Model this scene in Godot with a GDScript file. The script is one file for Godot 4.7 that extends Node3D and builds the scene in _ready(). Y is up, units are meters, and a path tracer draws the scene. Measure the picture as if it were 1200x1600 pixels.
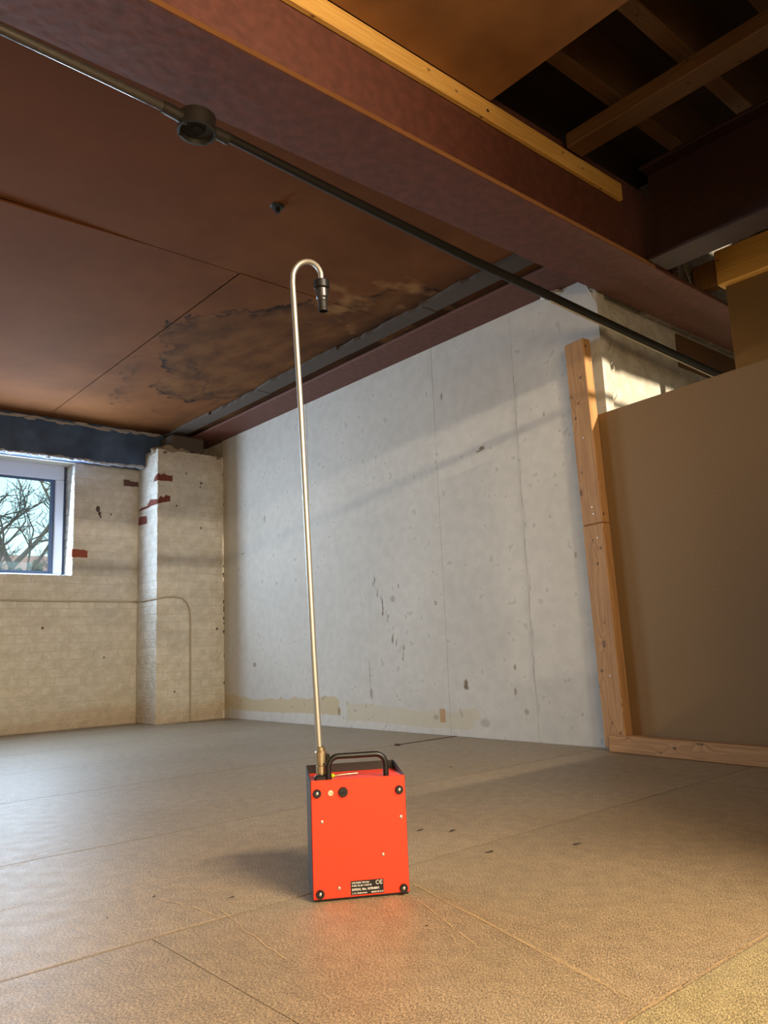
extends Node3D
# An empty workshop room: brown board floor, white wall, painted brick far wall, red steel beams,
# and a red machine with a tall hooked pipe standing on the floor.

var rng := RandomNumberGenerator.new()
var noise_a := FastNoiseLite.new()
var noise_b := FastNoiseLite.new()
var noise_c := FastNoiseLite.new()
var M := {}
var used := {}

# ---------------------------------------------------------------- naming and metas
func numbered(called: String) -> String:
	var n: int = used.get(called, 0)
	used[called] = n + 1
	return called if n == 0 else "%s_%03d" % [called, n]

func thing(called: String, label: String, category: String, at := Vector3.ZERO, group := "") -> Node3D:
	var o := Node3D.new()
	o.name = numbered(called)
	add_child(o)
	o.position = at
	return tag(o, label, category, group)

func tag(o: Node3D, label: String, category: String, group := "") -> Node3D:
	o.set_meta("label", label)
	o.set_meta("category", category)
	if group != "":
		o.set_meta("group", group)
	return o

func setting(called: String) -> Node3D:
	var o := Node3D.new()
	o.name = called
	o.set_meta("kind", "structure")
	add_child(o)
	return o

func obj(called: String, st: SurfaceTool, m: Material, parent: Node3D = null, label := "") -> MeshInstance3D:
	var o := MeshInstance3D.new()
	o.mesh = st.commit()
	o.material_override = m
	o.cast_shadow = GeometryInstance3D.SHADOW_CASTING_SETTING_ON
	if parent == null:
		o.name = numbered(called)
		add_child(o)
	else:
		var k := "%d/%s" % [parent.get_instance_id(), called]
		var n: int = used.get(k, 0)
		used[k] = n + 1
		o.name = called if n == 0 else "%s_%03d" % [called, n]
		parent.add_child(o, true)
	if label != "":
		o.set_meta("label", label)
	return o

# ---------------------------------------------------------------- shapes
func mb() -> SurfaceTool:
	var st := SurfaceTool.new()
	st.begin(Mesh.PRIMITIVE_TRIANGLES)
	return st

func tri(st: SurfaceTool, a: Vector3, b: Vector3, c: Vector3, n: Vector3, ua := Vector2.ZERO, ub := Vector2.ZERO, uc := Vector2.ZERO) -> void:
	if (b - a).cross(c - a).dot(n) > 0.0:
		var t := b
		b = c
		c = t
		var u := ub
		ub = uc
		uc = u
	for k in 3:
		st.set_normal(n)
		st.set_uv([ua, ub, uc][k])
		st.add_vertex([a, b, c][k])

func quad(st: SurfaceTool, a: Vector3, b: Vector3, c: Vector3, d: Vector3, n: Vector3, ua := Vector2.ZERO, ub := Vector2.ZERO, uc := Vector2.ZERO, ud := Vector2.ZERO) -> void:
	tri(st, a, b, c, n, ua, ub, uc)
	tri(st, a, c, d, n, ua, uc, ud)

# a box with chamfered edges; texture coordinates in metres, v along its longest side
func bbox(st: SurfaceTool, c: Vector3, s: Vector3, ch := 0.002, xf := Transform3D(), shift := Vector2.ZERO, colour = null) -> void:
	var h := s * 0.5
	ch = minf(ch, minf(h.x, minf(h.y, h.z)) * 0.8)
	var la := 0 if s.x >= s.y and s.x >= s.z else (1 if s.y >= s.z else 2)
	var pt := func(sg: Array, a: int) -> Vector3:
		var v := Vector3()
		for k in 3:
			v[k] = sg[k] * (h[k] if k == a else h[k] - ch)
		return v
	var uvof := func(v: Vector3, a: int) -> Vector2:
		var o := [0, 1, 2]
		o.erase(a)
		if a == la:
			return Vector2(v[o[0]], v[o[1]]) + shift
		o.erase(la)
		return Vector2(v[o[0]] + (h[a] if a > o[0] else -h[a]), v[la]) + shift
	var face := func(pts: Array, a: int) -> void:
		var n := Vector3()
		for p in pts:
			n += p / Vector3(h)
		var w := []
		var u := []
		for p in pts:
			w.append(xf * (c + p))
			u.append(uvof.call(p, a))
		var e1: Vector3 = w[1] - w[0]
		var e2: Vector3 = w[2] - w[0]
		var nn := e1.cross(e2).normalized()
		if nn.dot(xf.basis * n) < 0.0:
			nn = -nn
		for t in ([[0, 1, 2], [0, 2, 3]] if pts.size() == 4 else [[0, 1, 2]]):
			var ids: Array = t
			if (w[ids[1]] - w[ids[0]]).cross(w[ids[2]] - w[ids[0]]).dot(nn) > 0.0:
				ids = [t[0], t[2], t[1]]
			for i in ids:
				st.set_normal(nn)
				st.set_uv(u[i])
				if colour != null:
					st.set_color(colour.call(w[i]))
				st.add_vertex(w[i])
	for a in 3:
		var b := (a + 1) % 3
		var d := (a + 2) % 3
		for sa in [-1.0, 1.0]:
			var q := []
			for e in [[-1.0, -1.0], [1.0, -1.0], [1.0, 1.0], [-1.0, 1.0]]:
				var sg := [0.0, 0.0, 0.0]
				sg[a] = sa
				sg[b] = e[0]
				sg[d] = e[1]
				q.append(pt.call(sg, a))
			face.call(q, a)
			for sb in [-1.0, 1.0]:
				var s0 := [0.0, 0.0, 0.0]
				s0[a] = sa
				s0[b] = sb
				s0[d] = -1.0
				var s1 := s0.duplicate()
				s1[d] = 1.0
				face.call([pt.call(s0, a), pt.call(s1, a), pt.call(s1, b), pt.call(s0, b)], a)
	for sx in [-1.0, 1.0]:
		for sy in [-1.0, 1.0]:
			for sz in [-1.0, 1.0]:
				face.call([pt.call([sx, sy, sz], 0), pt.call([sx, sy, sz], 1), pt.call([sx, sy, sz], 2)], 0)

func boxed(called: String, lo: Vector3, hi: Vector3, m: Material, parent: Node3D, ch := 0.003, label := "") -> MeshInstance3D:
	var st := mb()
	bbox(st, (lo + hi) * 0.5, (hi - lo).abs(), ch, Transform3D(), Vector2(rng.randf() * 3.0, rng.randf() * 3.0))
	return obj(called, st, m, parent, label)

# a round tube swept along points, with a radius for each
func tube(st: SurfaceTool, pts: Array, radii: Array, sides := 16, capped := true) -> void:
	var n := pts.size()
	var tang := []
	for i in n:
		var t: Vector3 = (pts[mini(i + 1, n - 1)] - pts[maxi(i - 1, 0)])
		tang.append(t.normalized())
	var u: Vector3 = tang[0].cross(Vector3(0.31, 0.87, 0.37)).normalized()
	var rings := []
	var norms := []
	var along := 0.0
	var vs := []
	for i in n:
		u = (u - tang[i] * u.dot(tang[i])).normalized()
		var w: Vector3 = tang[i].cross(u)
		var r := []
		var nr := []
		for k in sides + 1:
			var a := TAU * k / sides
			var d: Vector3 = u * cos(a) + w * sin(a)
			nr.append(d)
			r.append(pts[i] + d * radii[i % radii.size()])
		rings.append(r)
		norms.append(nr)
		if i > 0:
			along += (pts[i] - pts[i - 1]).length()
		vs.append(along)
	for i in n - 1:
		for k in sides:
			var q := [[i, k], [i, k + 1], [i + 1, k + 1], [i + 1, k]]
			var ids := [0, 1, 2, 0, 2, 3]
			var a: Vector3 = rings[i][k]
			var b: Vector3 = rings[i][k + 1]
			var c: Vector3 = rings[i + 1][k + 1]
			if (b - a).cross(c - a).dot(norms[i][k]) > 0.0:
				ids = [0, 2, 1, 0, 3, 2]
			for id in ids:
				var e: Array = q[id]
				st.set_normal(norms[e[0]][e[1]])
				st.set_uv(Vector2(float(e[1]) / sides * 0.1, vs[e[0]]))
				st.add_vertex(rings[e[0]][e[1]])
	if capped:
		for k in sides:
			tri(st, pts[0], rings[0][k], rings[0][k + 1], -tang[0])
			tri(st, pts[n - 1], rings[n - 1][k], rings[n - 1][k + 1], tang[n - 1])

# a profile of (radius, height) pairs turned about an axis
func lathe(st: SurfaceTool, profile: Array, xf: Transform3D, sides := 24, wobble := 0.0) -> void:
	for i in profile.size() - 1:
		var p: Vector2 = profile[i]
		var q: Vector2 = profile[i + 1]
		var nn := Vector2(q.y - p.y, p.x - q.x).normalized()
		for k in sides:
			var v := []
			var ns := []
			for e in [[p, k], [p, k + 1], [q, k + 1], [q, k]]:
				var a: float = TAU * e[1] / sides
				var rr: float = e[0].x * (1.0 + (wobble if int(e[1]) % 2 == 0 else 0.0))
				v.append(xf * Vector3(rr * cos(a), e[0].y, rr * sin(a)))
				ns.append((xf.basis * Vector3(nn.x * cos(a), nn.y, nn.x * sin(a))).normalized())
			var out: Vector3 = ns[0] + ns[2]
			var ids := [0, 1, 2, 0, 2, 3]
			var cr: Vector3 = (v[1] - v[0]).cross(v[2] - v[0]) + (v[2] - v[0]).cross(v[3] - v[0])
			if cr.dot(out) > 0.0:
				ids = [0, 2, 1, 0, 3, 2]
			for id in ids:
				st.set_normal(ns[id])
				st.set_uv(Vector2(float(k) / sides, float(i)))
				st.add_vertex(v[id])

# a flat outline given thickness: points in the plane, xf takes (x, y, 0..depth) into place
func slab(st: SurfaceTool, poly: Array, depth: float, xf: Transform3D) -> void:
	var p := PackedVector2Array(poly)
	if Geometry2D.is_polygon_clockwise(p):
		p.reverse()
	var ids := Geometry2D.triangulate_polygon(p)
	for i in range(0, ids.size(), 3):
		for z in [0.0, depth]:
			var n := xf.basis * Vector3(0, 0, -1.0 if z == 0.0 else 1.0)
			var v := []
			for k in 3:
				v.append(xf * Vector3(p[ids[i + k]].x, p[ids[i + k]].y, z))
			tri(st, v[0], v[1], v[2], n.normalized(), p[ids[i]], p[ids[i + 1]], p[ids[i + 2]])
	for i in p.size():
		var a := p[i]
		var b := p[(i + 1) % p.size()]
		var e := (b - a).normalized()
		var n := (xf.basis * Vector3(e.y, -e.x, 0)).normalized()
		quad(st, xf * Vector3(a.x, a.y, 0), xf * Vector3(b.x, b.y, 0), xf * Vector3(b.x, b.y, depth), xf * Vector3(a.x, a.y, depth), n, a, b, b + Vector2(0, depth), a + Vector2(0, depth))

# a lumpy blob: a sphere pushed about by noise
func lump(st: SurfaceTool, c: Vector3, s: Vector3, rough := 0.35, seed_at := 0.0) -> void:
	var grid := []
	for i in 9:
		var row := []
		for k in 15:
			var a := TAU * (k % 14) / 14.0
			var b := PI * i / 8.0
			var d := Vector3(sin(b) * cos(a), cos(b), sin(b) * sin(a))
			var r := 1.0 + rough * noise_b.get_noise_3d(d.x * 60.0 + seed_at, d.y * 60.0, d.z * 60.0 + seed_at)
			row.append(c + d * s * r)
		grid.append(row)
	for i in 8:
		for k in 14:
			var a: Vector3 = grid[i][k]
			var b: Vector3 = grid[i][k + 1]
			var d: Vector3 = grid[i + 1][k + 1]
			var e: Vector3 = grid[i + 1][k]
			var n := (b - a).cross(e - a) + (d - e).cross(d - b)
			n = n.normalized() if n.length() > 1e-9 else Vector3.UP
			if n.dot(a + d - c * 2.0) < 0.0:
				n = -n
			quad(st, a, b, d, e, n)

# ---------------------------------------------------------------- materials
func img_tex(im: Image) -> ImageTexture:
	return ImageTexture.create_from_image(im)

func mat(c: Color, rough := 0.8, metal := 0.0) -> StandardMaterial3D:
	var m := StandardMaterial3D.new()
	m.albedo_color = c
	m.roughness = rough
	m.metallic = metal
	return m

func noise_tex(seed_n: int, freq: float, lo: Color, hi: Color, size := 512, octaves := 4, stretch := 1.0, kind := FastNoiseLite.TYPE_SIMPLEX_SMOOTH) -> ImageTexture:
	var n := FastNoiseLite.new()
	n.seed = seed_n
	n.frequency = freq
	n.noise_type = kind
	n.fractal_octaves = octaves
	var g := n.get_seamless_image(size, int(size * stretch) if stretch > 1.0 else size)
	var im := Image.create(size, size, false, Image.FORMAT_RGB8)
	for y in size:
		for x in size:
			var t := g.get_pixel(x, int(y * stretch) % g.get_height()).r if stretch <= 1.0 else g.get_pixel(x, y).r
			im.set_pixel(x, y, lo.lerp(hi, t))
	return img_tex(im)

func bump_tex(seed_n: int, freq: float, size := 512, octaves := 4, kind := FastNoiseLite.TYPE_SIMPLEX_SMOOTH) -> ImageTexture:
	return noise_tex(seed_n, freq, Color.BLACK, Color.WHITE, size, octaves, 1.0, kind)

func wood_tex(seed_n: int, base: Color, dark: Color, knots: int) -> ImageTexture:
	var w := 192
	var h := 768
	var im := Image.create(w, h, false, Image.FORMAT_RGB8)
	var r := RandomNumberGenerator.new()
	r.seed = seed_n
	var kn := []
	for k in knots:
		kn.append([Vector2(r.randf() * w, r.randf() * h), 4.0 + r.randf() * 5.0])
	var n := FastNoiseLite.new()
	n.seed = seed_n
	n.frequency = 0.02
	for y in h:
		for x in w:
			var bend := 0.0
			var knot := 0.0
			for k in kn:
				var d: Vector2 = Vector2(x, y) - k[0]
				var q: float = d.x * d.x + d.y * d.y * 0.35
				bend += 14.0 * signf(d.x) * exp(-q / (k[1] * k[1] * 9.0))
				knot = maxf(knot, exp(-(d.x * d.x + d.y * d.y * 0.6) / (k[1] * k[1] * 0.6)))
			var g := n.get_noise_2d((x + bend) * 5.0, y * 0.12)
			var f := n.get_noise_2d((x + bend) * 30.0, y * 0.9 + 400.0)
			var t := clampf(0.42 + g * 0.75 + f * 0.25, 0.0, 1.0)
			im.set_pixel(x, y, base.lerp(dark, t * 0.55).lerp(dark.darkened(0.55), knot * 0.85))
	return img_tex(im)

func tri_mat(m: StandardMaterial3D, s: float) -> StandardMaterial3D:
	m.uv1_triplanar = true
	m.uv1_world_triplanar = true
	m.uv1_scale = Vector3(s, s, s)
	return m

func make_materials() -> void:
	# steel: red oxide paint
	var steel := tri_mat(mat(Color(1, 1, 1), 0.62), 0.9)
	steel.albedo_texture = noise_tex(4, 0.03, Color(0.325, 0.185, 0.145), Color(0.435, 0.25, 0.20), 512, 6)
	steel.heightmap_enabled = true
	steel.heightmap_texture = bump_tex(14, 0.05, 256, 5)
	steel.heightmap_scale = 0.15
	M.steel = steel
	var shaded_steel := steel.duplicate() as StandardMaterial3D
	shaded_steel.albedo_color = Color(0.52, 0.48, 0.44)  # same steel darkened: the dim light on the second beam, in the colour
	M.shaded_steel = shaded_steel
	var cast := mat(Color(0.20, 0.19, 0.185), 0.45, 0.3)
	M.cast = cast
	var navy := tri_mat(mat(Color(1, 1, 1), 0.7), 0.8)
	navy.albedo_texture = noise_tex(5, 0.015, Color(0.16, 0.24, 0.37), Color(0.28, 0.38, 0.53), 256, 5)
	M.navy = navy  # lintel paint, tinted bluer for the glare beside the window
	var wood := mat(Color(1, 1, 1), 0.7)
	wood.albedo_texture = wood_tex(21, Color(0.70, 0.535, 0.345), Color(0.45, 0.29, 0.15), 9)
	wood.uv1_scale = Vector3(4.0, 1.0, 1.0)
	M.wood = wood
	var yellow := wood.duplicate() as StandardMaterial3D
	yellow.albedo_texture = wood_tex(33, Color(0.93, 0.74, 0.40), Color(0.74, 0.50, 0.20), 3)
	M.yellow_wood = yellow
	var oldwood := wood.duplicate() as StandardMaterial3D
	oldwood.albedo_texture = wood_tex(35, Color(0.62, 0.45, 0.26), Color(0.36, 0.23, 0.12), 5)
	M.old_wood = oldwood
	var shaded_wood := wood.duplicate() as StandardMaterial3D
	shaded_wood.albedo_texture = wood_tex(36, Color(0.42, 0.29, 0.155), Color(0.25, 0.155, 0.075), 4)  # wood darkened to carry the shade of the ceiling void
	M.shaded_wood = shaded_wood
	var mdf := tri_mat(mat(Color(1, 1, 1), 0.75), 1.6)
	mdf.albedo_texture = noise_tex(6, 0.16, Color(0.45, 0.345, 0.205), Color(0.55, 0.43, 0.265), 512, 3)
	M.mdf = mdf
	var plaster := tri_mat(mat(Color(1, 1, 1), 0.9), 0.7)
	plaster.albedo_texture = noise_tex(7, 0.02, Color(0.66, 0.64, 0.60), Color(0.80, 0.78, 0.74), 512, 6)
	plaster.heightmap_enabled = true
	plaster.heightmap_texture = bump_tex(17, 0.06, 512, 5)
	plaster.heightmap_scale = 0.5
	M.plaster = plaster
	var rough := tri_mat(mat(Color(1, 1, 1), 0.95), 1.2)
	rough.albedo_texture = noise_tex(8, 0.05, Color(0.50, 0.47, 0.45), Color(0.72, 0.68, 0.66), 256, 4, 1.0, FastNoiseLite.TYPE_CELLULAR)
	rough.heightmap_enabled = true
	rough.heightmap_texture = bump_tex(18, 0.08, 512, 3, FastNoiseLite.TYPE_CELLULAR)
	rough.heightmap_scale = 2.0
	M.rough_render = rough
	var brick := mat(Color(1, 1, 1), 0.85)
	brick.vertex_color_use_as_albedo = true
	brick.uv1_triplanar = true
	brick.uv1_world_triplanar = true
	brick.uv1_scale = Vector3.ONE * 1.5
	brick.albedo_texture = noise_tex(29, 0.010, Color(0.88, 0.87, 0.84), Color(1.0, 1.0, 1.0), 512, 6)
	brick.heightmap_enabled = true
	brick.heightmap_texture = bump_tex(19, 0.03, 512, 6)
	brick.heightmap_scale = 0.9
	M.brick = brick
	M.red_brick = mat(Color(0.42, 0.22, 0.19), 0.95)
	M.mortar = tri_mat(mat(Color(0.76, 0.745, 0.71), 0.95), 1.5)
	M.ceiling_dark = tri_mat(mat(Color(1, 1, 1), 0.7), 0.6)
	M.ceiling_dark.albedo_texture = noise_tex(9, 0.02, Color(0.50, 0.34, 0.20), Color(0.60, 0.42, 0.25), 256, 5)
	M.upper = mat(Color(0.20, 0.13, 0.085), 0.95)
	M.red = mat(Color(0.95, 0.225, 0.115), 0.36)
	M.black = mat(Color(0.035, 0.035, 0.04), 0.42)
	M.rubber = mat(Color(0.05, 0.045, 0.04), 0.6)
	M.chrome = mat(Color(0.78, 0.76, 0.72), 0.28, 1.0)
	M.nickel = mat(Color(0.70, 0.70, 0.68), 0.45, 0.85)
	M.brass = mat(Color(0.72, 0.66, 0.54), 0.36, 0.9)
	M.gun = mat(Color(0.16, 0.16, 0.17), 0.4, 0.6)
	M.pipe = mat(Color(0.29, 0.28, 0.275), 0.42, 0.2)
	M.pipe.roughness_texture = bump_tex(40, 0.05, 128, 4)
	M.pipe_black = mat(Color(0.10, 0.095, 0.09), 0.55, 0.3)
	M.green = mat(Color(0.62, 0.75, 0.10), 0.3)
	M.white_print = mat(Color(0.86, 0.85, 0.82), 0.6)
	M.frame = mat(Color(0.74, 0.77, 0.84), 0.45)
	M.bead = mat(Color(0.25, 0.32, 0.45), 0.6)
	M.dark = mat(Color(0.06, 0.05, 0.045), 0.9)
	M.grey_strip = tri_mat(mat(Color(0.30, 0.26, 0.23), 0.9), 1.0)
	var glass := mat(Color(0.97, 1.0, 1.0, 0.06), 0.02)
	glass.transparency = BaseMaterial3D.TRANSPARENCY_ALPHA
	M.glass = glass
	M.bark = mat(Color(0.22, 0.23, 0.20), 0.95)
	M.hedge = mat(Color(0.24, 0.33, 0.22), 0.95)
	M.cable = mat(Color(0.66, 0.63, 0.56), 0.7)
	M.ground = mat(Color(0.32, 0.34, 0.28), 1.0)
	var lit := mat(Color(1, 1, 1), 0.5)
	lit.emission_enabled = true
	lit.emission = Color(1.0, 0.90, 0.72)
	lit.emission_energy_multiplier = 6.0
	M.lit_tube = lit

# ---------------------------------------------------------------- camera, sky, lights
func make_view() -> void:
	var cam := Camera3D.new()
	cam.name = "camera"
	add_child(cam)
	var yaw := deg_to_rad(41.05133)
	var pitch := deg_to_rad(9.83359)
	var roll := deg_to_rad(-2.35867)
	var f := Vector3(sin(yaw) * cos(pitch), sin(pitch), -cos(yaw) * cos(pitch))
	var r0 := Vector3(cos(yaw), 0, sin(yaw))
	var u0 := r0.cross(f)
	var r := r0 * cos(roll) + u0 * sin(roll)
	var u := u0 * cos(roll) - r0 * sin(roll)
	cam.transform = Transform3D(Basis(r, u, -f), Vector3(0, 0.6, 0))
	cam.fov = 66.27717
	cam.near = 0.02
	cam.far = 200.0
	cam.current = true

	var sky_mat := ProceduralSkyMaterial.new()
	sky_mat.sky_top_color = Color(0.62, 0.84, 0.92)
	sky_mat.sky_horizon_color = Color(0.80, 0.97, 0.96)
	sky_mat.ground_horizon_color = Color(0.55, 0.58, 0.54)
	sky_mat.ground_bottom_color = Color(0.35, 0.36, 0.32)
	sky_mat.sky_energy_multiplier = 1.4
	sky_mat.ground_energy_multiplier = 0.8
	var sky := Sky.new()
	sky.sky_material = sky_mat
	var env := Environment.new()
	env.background_mode = Environment.BG_SKY
	env.sky = sky
	env.tonemap_mode = Environment.TONE_MAPPER_LINEAR
	env.tonemap_exposure = 1.0
	env.sdfgi_enabled = true
	env.ssao_enabled = true
	env.ssil_enabled = true
	var we := WorldEnvironment.new()
	we.name = "world"
	we.environment = env
	add_child(we)

	# low winter sun that reaches the bay behind the partition
	var sun := DirectionalLight3D.new()
	sun.name = "sun"
	sun.light_color = Color(1.0, 0.93, 0.80)
	sun.light_energy = 2.6
	sun.light_angular_distance = 0.6
	sun.shadow_enabled = true
	sun.sky_mode = DirectionalLight3D.SKY_MODE_LIGHT_ONLY
	add_child(sun)
	sun.look_at_from_position(Vector3.ZERO, Vector3(0.03, -0.1, -1.0))

	# daylight in the window openings; the back one is an added light
	area("window_daylight", Vector3(2.05, 1.86, -7.46), Vector3(0, -0.12, 1), Vector2(0.85, 0.85), Color(0.82, 0.91, 1.0), 9.0)
	area("window_daylight_left", Vector3(-0.6, 1.7, -7.40), Vector3(0, -0.12, 1), Vector2(2.2, 1.2), Color(0.84, 0.92, 1.0), 11.5)
	area("added_back_light", Vector3(-0.4, 1.75, 2.02), Vector3(0, -0.05, -1), Vector2(2.6, 1.3), Color(1.0, 0.87, 0.68), 15.5)  # warm light of an added window behind the camera, none seen

func area(called: String, at: Vector3, towards: Vector3, size: Vector2, c: Color, energy: float) -> AreaLight3D:
	var l := AreaLight3D.new()
	l.name = called
	l.area_size = size
	l.light_color = c
	l.light_energy = energy
	l.area_range = 25.0
	l.area_attenuation = 2.0
	l.shadow_enabled = true
	add_child(l)
	l.look_at_from_position(at, at + towards)
	return l

# ---------------------------------------------------------------- floor
func floor_colour(p: Vector3) -> Color:
	var n := noise_a.get_noise_2d(p.x * 60.0, p.z * 60.0)
	var m := noise_b.get_noise_2d(p.x * 150.0 + 300.0, p.z * 60.0)
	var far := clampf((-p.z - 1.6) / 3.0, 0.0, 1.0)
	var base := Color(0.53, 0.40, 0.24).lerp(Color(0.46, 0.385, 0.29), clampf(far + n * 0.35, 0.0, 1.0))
	return base * (1.0 + n * 0.13 + m * 0.05)

func make_floor() -> void:
	var fl := setting("floor")
	boxed("subfloor", Vector3(-4.2, -0.25, -7.6), Vector3(7.2, -0.014, 2.3), M.dark, fl, 0.0)
	var tex := Image.create(768, 768, false, Image.FORMAT_RGB8)
	var fn := FastNoiseLite.new()
	fn.noise_type = FastNoiseLite.TYPE_SIMPLEX_SMOOTH
	fn.frequency = 0.13
	fn.fractal_octaves = 3
	var g := fn.get_seamless_image(768, 768)
	fn.seed = 9
	fn.frequency = 0.07
	var g1 := fn.get_seamless_image(768, 768)
	var fn2 := FastNoiseLite.new()
	fn2.frequency = 0.012
	var g2 := fn2.get_seamless_image(768, 768)
	for y in 768:
		for x in 768:
			var t := (g.get_pixel(x, (y * 3) % 768).r - 0.5) * 1.0 + (g1.get_pixel(x, (y * 3 + x) % 768).r - 0.5) * 0.6 + (g2.get_pixel(x, y).r - 0.5) * 0.12
			var v := clampf(0.76 + t, 0.15, 1.0)
			tex.set_pixel(x, y, Color(v, v * 0.99, v * 0.97))
	var m := mat(Color(1, 1, 1), 0.56)
	m.vertex_color_use_as_albedo = true
	m.albedo_texture = img_tex(tex)
	m.uv1_scale = Vector3(1.7, 1.7, 1)
	m.roughness_texture = noise_tex(51, 0.03, Color(0.9, 0.9, 0.9), Color(1, 1, 1), 256, 5)
	M.floor = m
	var rows := [[2.2, -0.80, [-4.1, -1.2, 1.9, 4.3, 7.1]], [-0.80, -1.735, [-4.1, -1.62, 0.793, 3.2, 5.6, 7.1]], [-1.735, -2.67, [-4.1, -2.0, 0.4, 3.27, 5.7, 7.1]],
		[-2.67, -3.82, [-4.1, -2.2, 0.2, 3.875]], [-3.82, -4.76, [-4.1, -1.5, 0.9, 3.875]], [-4.76, -5.7, [-4.1, -2.2, 0.2, 3.875]], [-5.7, -6.64, [-4.1, -1.5, 0.9, 3.875]], [-6.64, -7.335, [-4.1, -2.2, 0.2, 3.875]]]
	for ri in rows.size():
		var row: Array = rows[ri]
		var xs: Array = row[2]
		for k in xs.size() - 1:
			var st := mb()
			var tone := 1.0 + rng.randf_range(-0.06, 0.06)
			var x0: float = xs[k] + 0.0008
			var x1: float = xs[k + 1] - 0.0008
			var z0: float = row[1] + (0.0013 if ri == 0 else 0.0024)
			var z1: float = row[0] - (0.0013 if ri < 2 else 0.0024)
			var step := 0.045 if x1 > 0.3 and x0 < 4.0 and z0 < -0.3 else 0.3
			var nx := int(ceil((x1 - x0) / step))
			var nz := int(ceil((z1 - z0) / step))
			var off := Vector2(rng.randf(), rng.randf())
			var rowtint := Color(1, 1, 1) if ri > 0 else Color(0.98, 1.06, 0.94)
			var ys := rng.randf_range(-0.0006, 0.0006)
			var pt := []
			var cs := []
			for j in nz + 1:
				for i in nx + 1:
					var p := Vector3(lerpf(x0, x1, float(i) / nx), ys, lerpf(z0, z1, float(j) / nz))
					pt.append(p)
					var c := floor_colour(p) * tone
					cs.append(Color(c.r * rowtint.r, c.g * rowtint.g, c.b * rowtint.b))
			for j in nz:
				for i in nx:
					for id in [j * (nx + 1) + i, j * (nx + 1) + i + 1, (j + 1) * (nx + 1) + i + 1, j * (nx + 1) + i, (j + 1) * (nx + 1) + i + 1, (j + 1) * (nx + 1) + i]:
						st.set_normal(Vector3.UP)
						st.set_color(cs[id])
						st.set_uv(Vector2(pt[id].x, pt[id].z) + off)
						st.add_vertex(pt[id])
			var edge := floor_colour(Vector3(x0, 0, z0)) * 0.8
			for e in [[Vector3(x0, ys, z0), Vector3(x1, ys, z0), Vector3(0, 0, -1)], [Vector3(x0, ys, z1), Vector3(x1, ys, z1), Vector3(0, 0, 1)], [Vector3(x0, ys, z0), Vector3(x0, ys, z1), Vector3(-1, 0, 0)], [Vector3(x1, ys, z0), Vector3(x1, ys, z1), Vector3(1, 0, 0)]]:
				st.set_color(edge)
				quad(st, e[0], e[1], e[1] + Vector3(0, -0.012, 0), e[0] + Vector3(0, -0.012, 0), e[2])
			obj("floor_sheet", st, M.floor, fl)
	# scratches and worn seam edges: thin pale streaks on the boards
	var pale := mat(Color(0.82, 0.70, 0.50), 0.6)
	var sc := mb()
	var streak := func(a: Vector2, b: Vector2, w: float, wob: float) -> void:
		var n := 14
		var d := (b - a).normalized()
		var o := Vector2(-d.y, d.x)
		var prev := Vector2()
		for i in n + 1:
			var t := float(i) / n
			var p := a.lerp(b, t) + o * wob * noise_b.get_noise_2d(t * 120.0 + a.x * 90.0, a.y * 70.0)
			if i > 0 and rng.randf() > 0.12:
				var ww := w * rng.randf_range(0.4, 1.0)
				quad(sc, Vector3(prev.x - o.x * ww, 0.0012, prev.y - o.y * ww), Vector3(prev.x + o.x * ww, 0.0012, prev.y + o.y * ww), Vector3(p.x + o.x * ww, 0.0012, p.y + o.y * ww), Vector3(p.x - o.x * ww, 0.0012, p.y - o.y * ww), Vector3.UP)
			prev = p
	for k in 3:
		streak.call(Vector2(1.437, -1.60) + Vector2(k * 0.002, 0), Vector2(1.227, -0.82) + Vector2(k * 0.004, 0), 0.0007, 0.005)
	for k in 3:
		streak.call(Vector2(1.0, -0.806), Vector2(2.2, -0.806), 0.0013, 0.003)
	streak.call(Vector2(1.36, -1.50), Vector2(1.22, -1.15), 0.001, 0.004)
	streak.call(Vector2(0.99, -1.80), Vector2(0.93, -1.42), 0.0010, 0.012)
	streak.call(Vector2(0.93, -2.0), Vector2(0.97, -1.74), 0.0012, 0.02)
	streak.call(Vector2(0.36, -1.748), Vector2(1.0, -1.742), 0.0011, 0.003)
	streak.call(Vector2(1.62, -2.16), Vector2(1.50, -1.72), 0.0008, 0.004)
	for k in 46:
		var a := Vector2(rng.randf_range(0.5, 1.05), rng.randf_range(-2.9, -1.9))
		var an := rng.randf_range(-0.5, 0.9) if k % 3 else rng.randf() * PI
		streak.call(a, a + Vector2(cos(an), sin(an)) * rng.randf_range(0.06, 0.3), rng.randf_range(0.0004, 0.0009), 0.012)
	for k in 30:
		var a := Vector2(rng.randf_range(0.7, 2.2), rng.randf_range(-2.1, -0.9))
		var an := rng.randf() * PI
		streak.call(a, a + Vector2(cos(an), sin(an)) * rng.randf_range(0.03, 0.12), rng.randf_range(0.0003, 0.0006), 0.008)
	var so := obj("floor_scratches", sc, pale, fl)
	so.set_meta("kind", "stuff")
	# dark scuffs
	var sk := mb()
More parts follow.
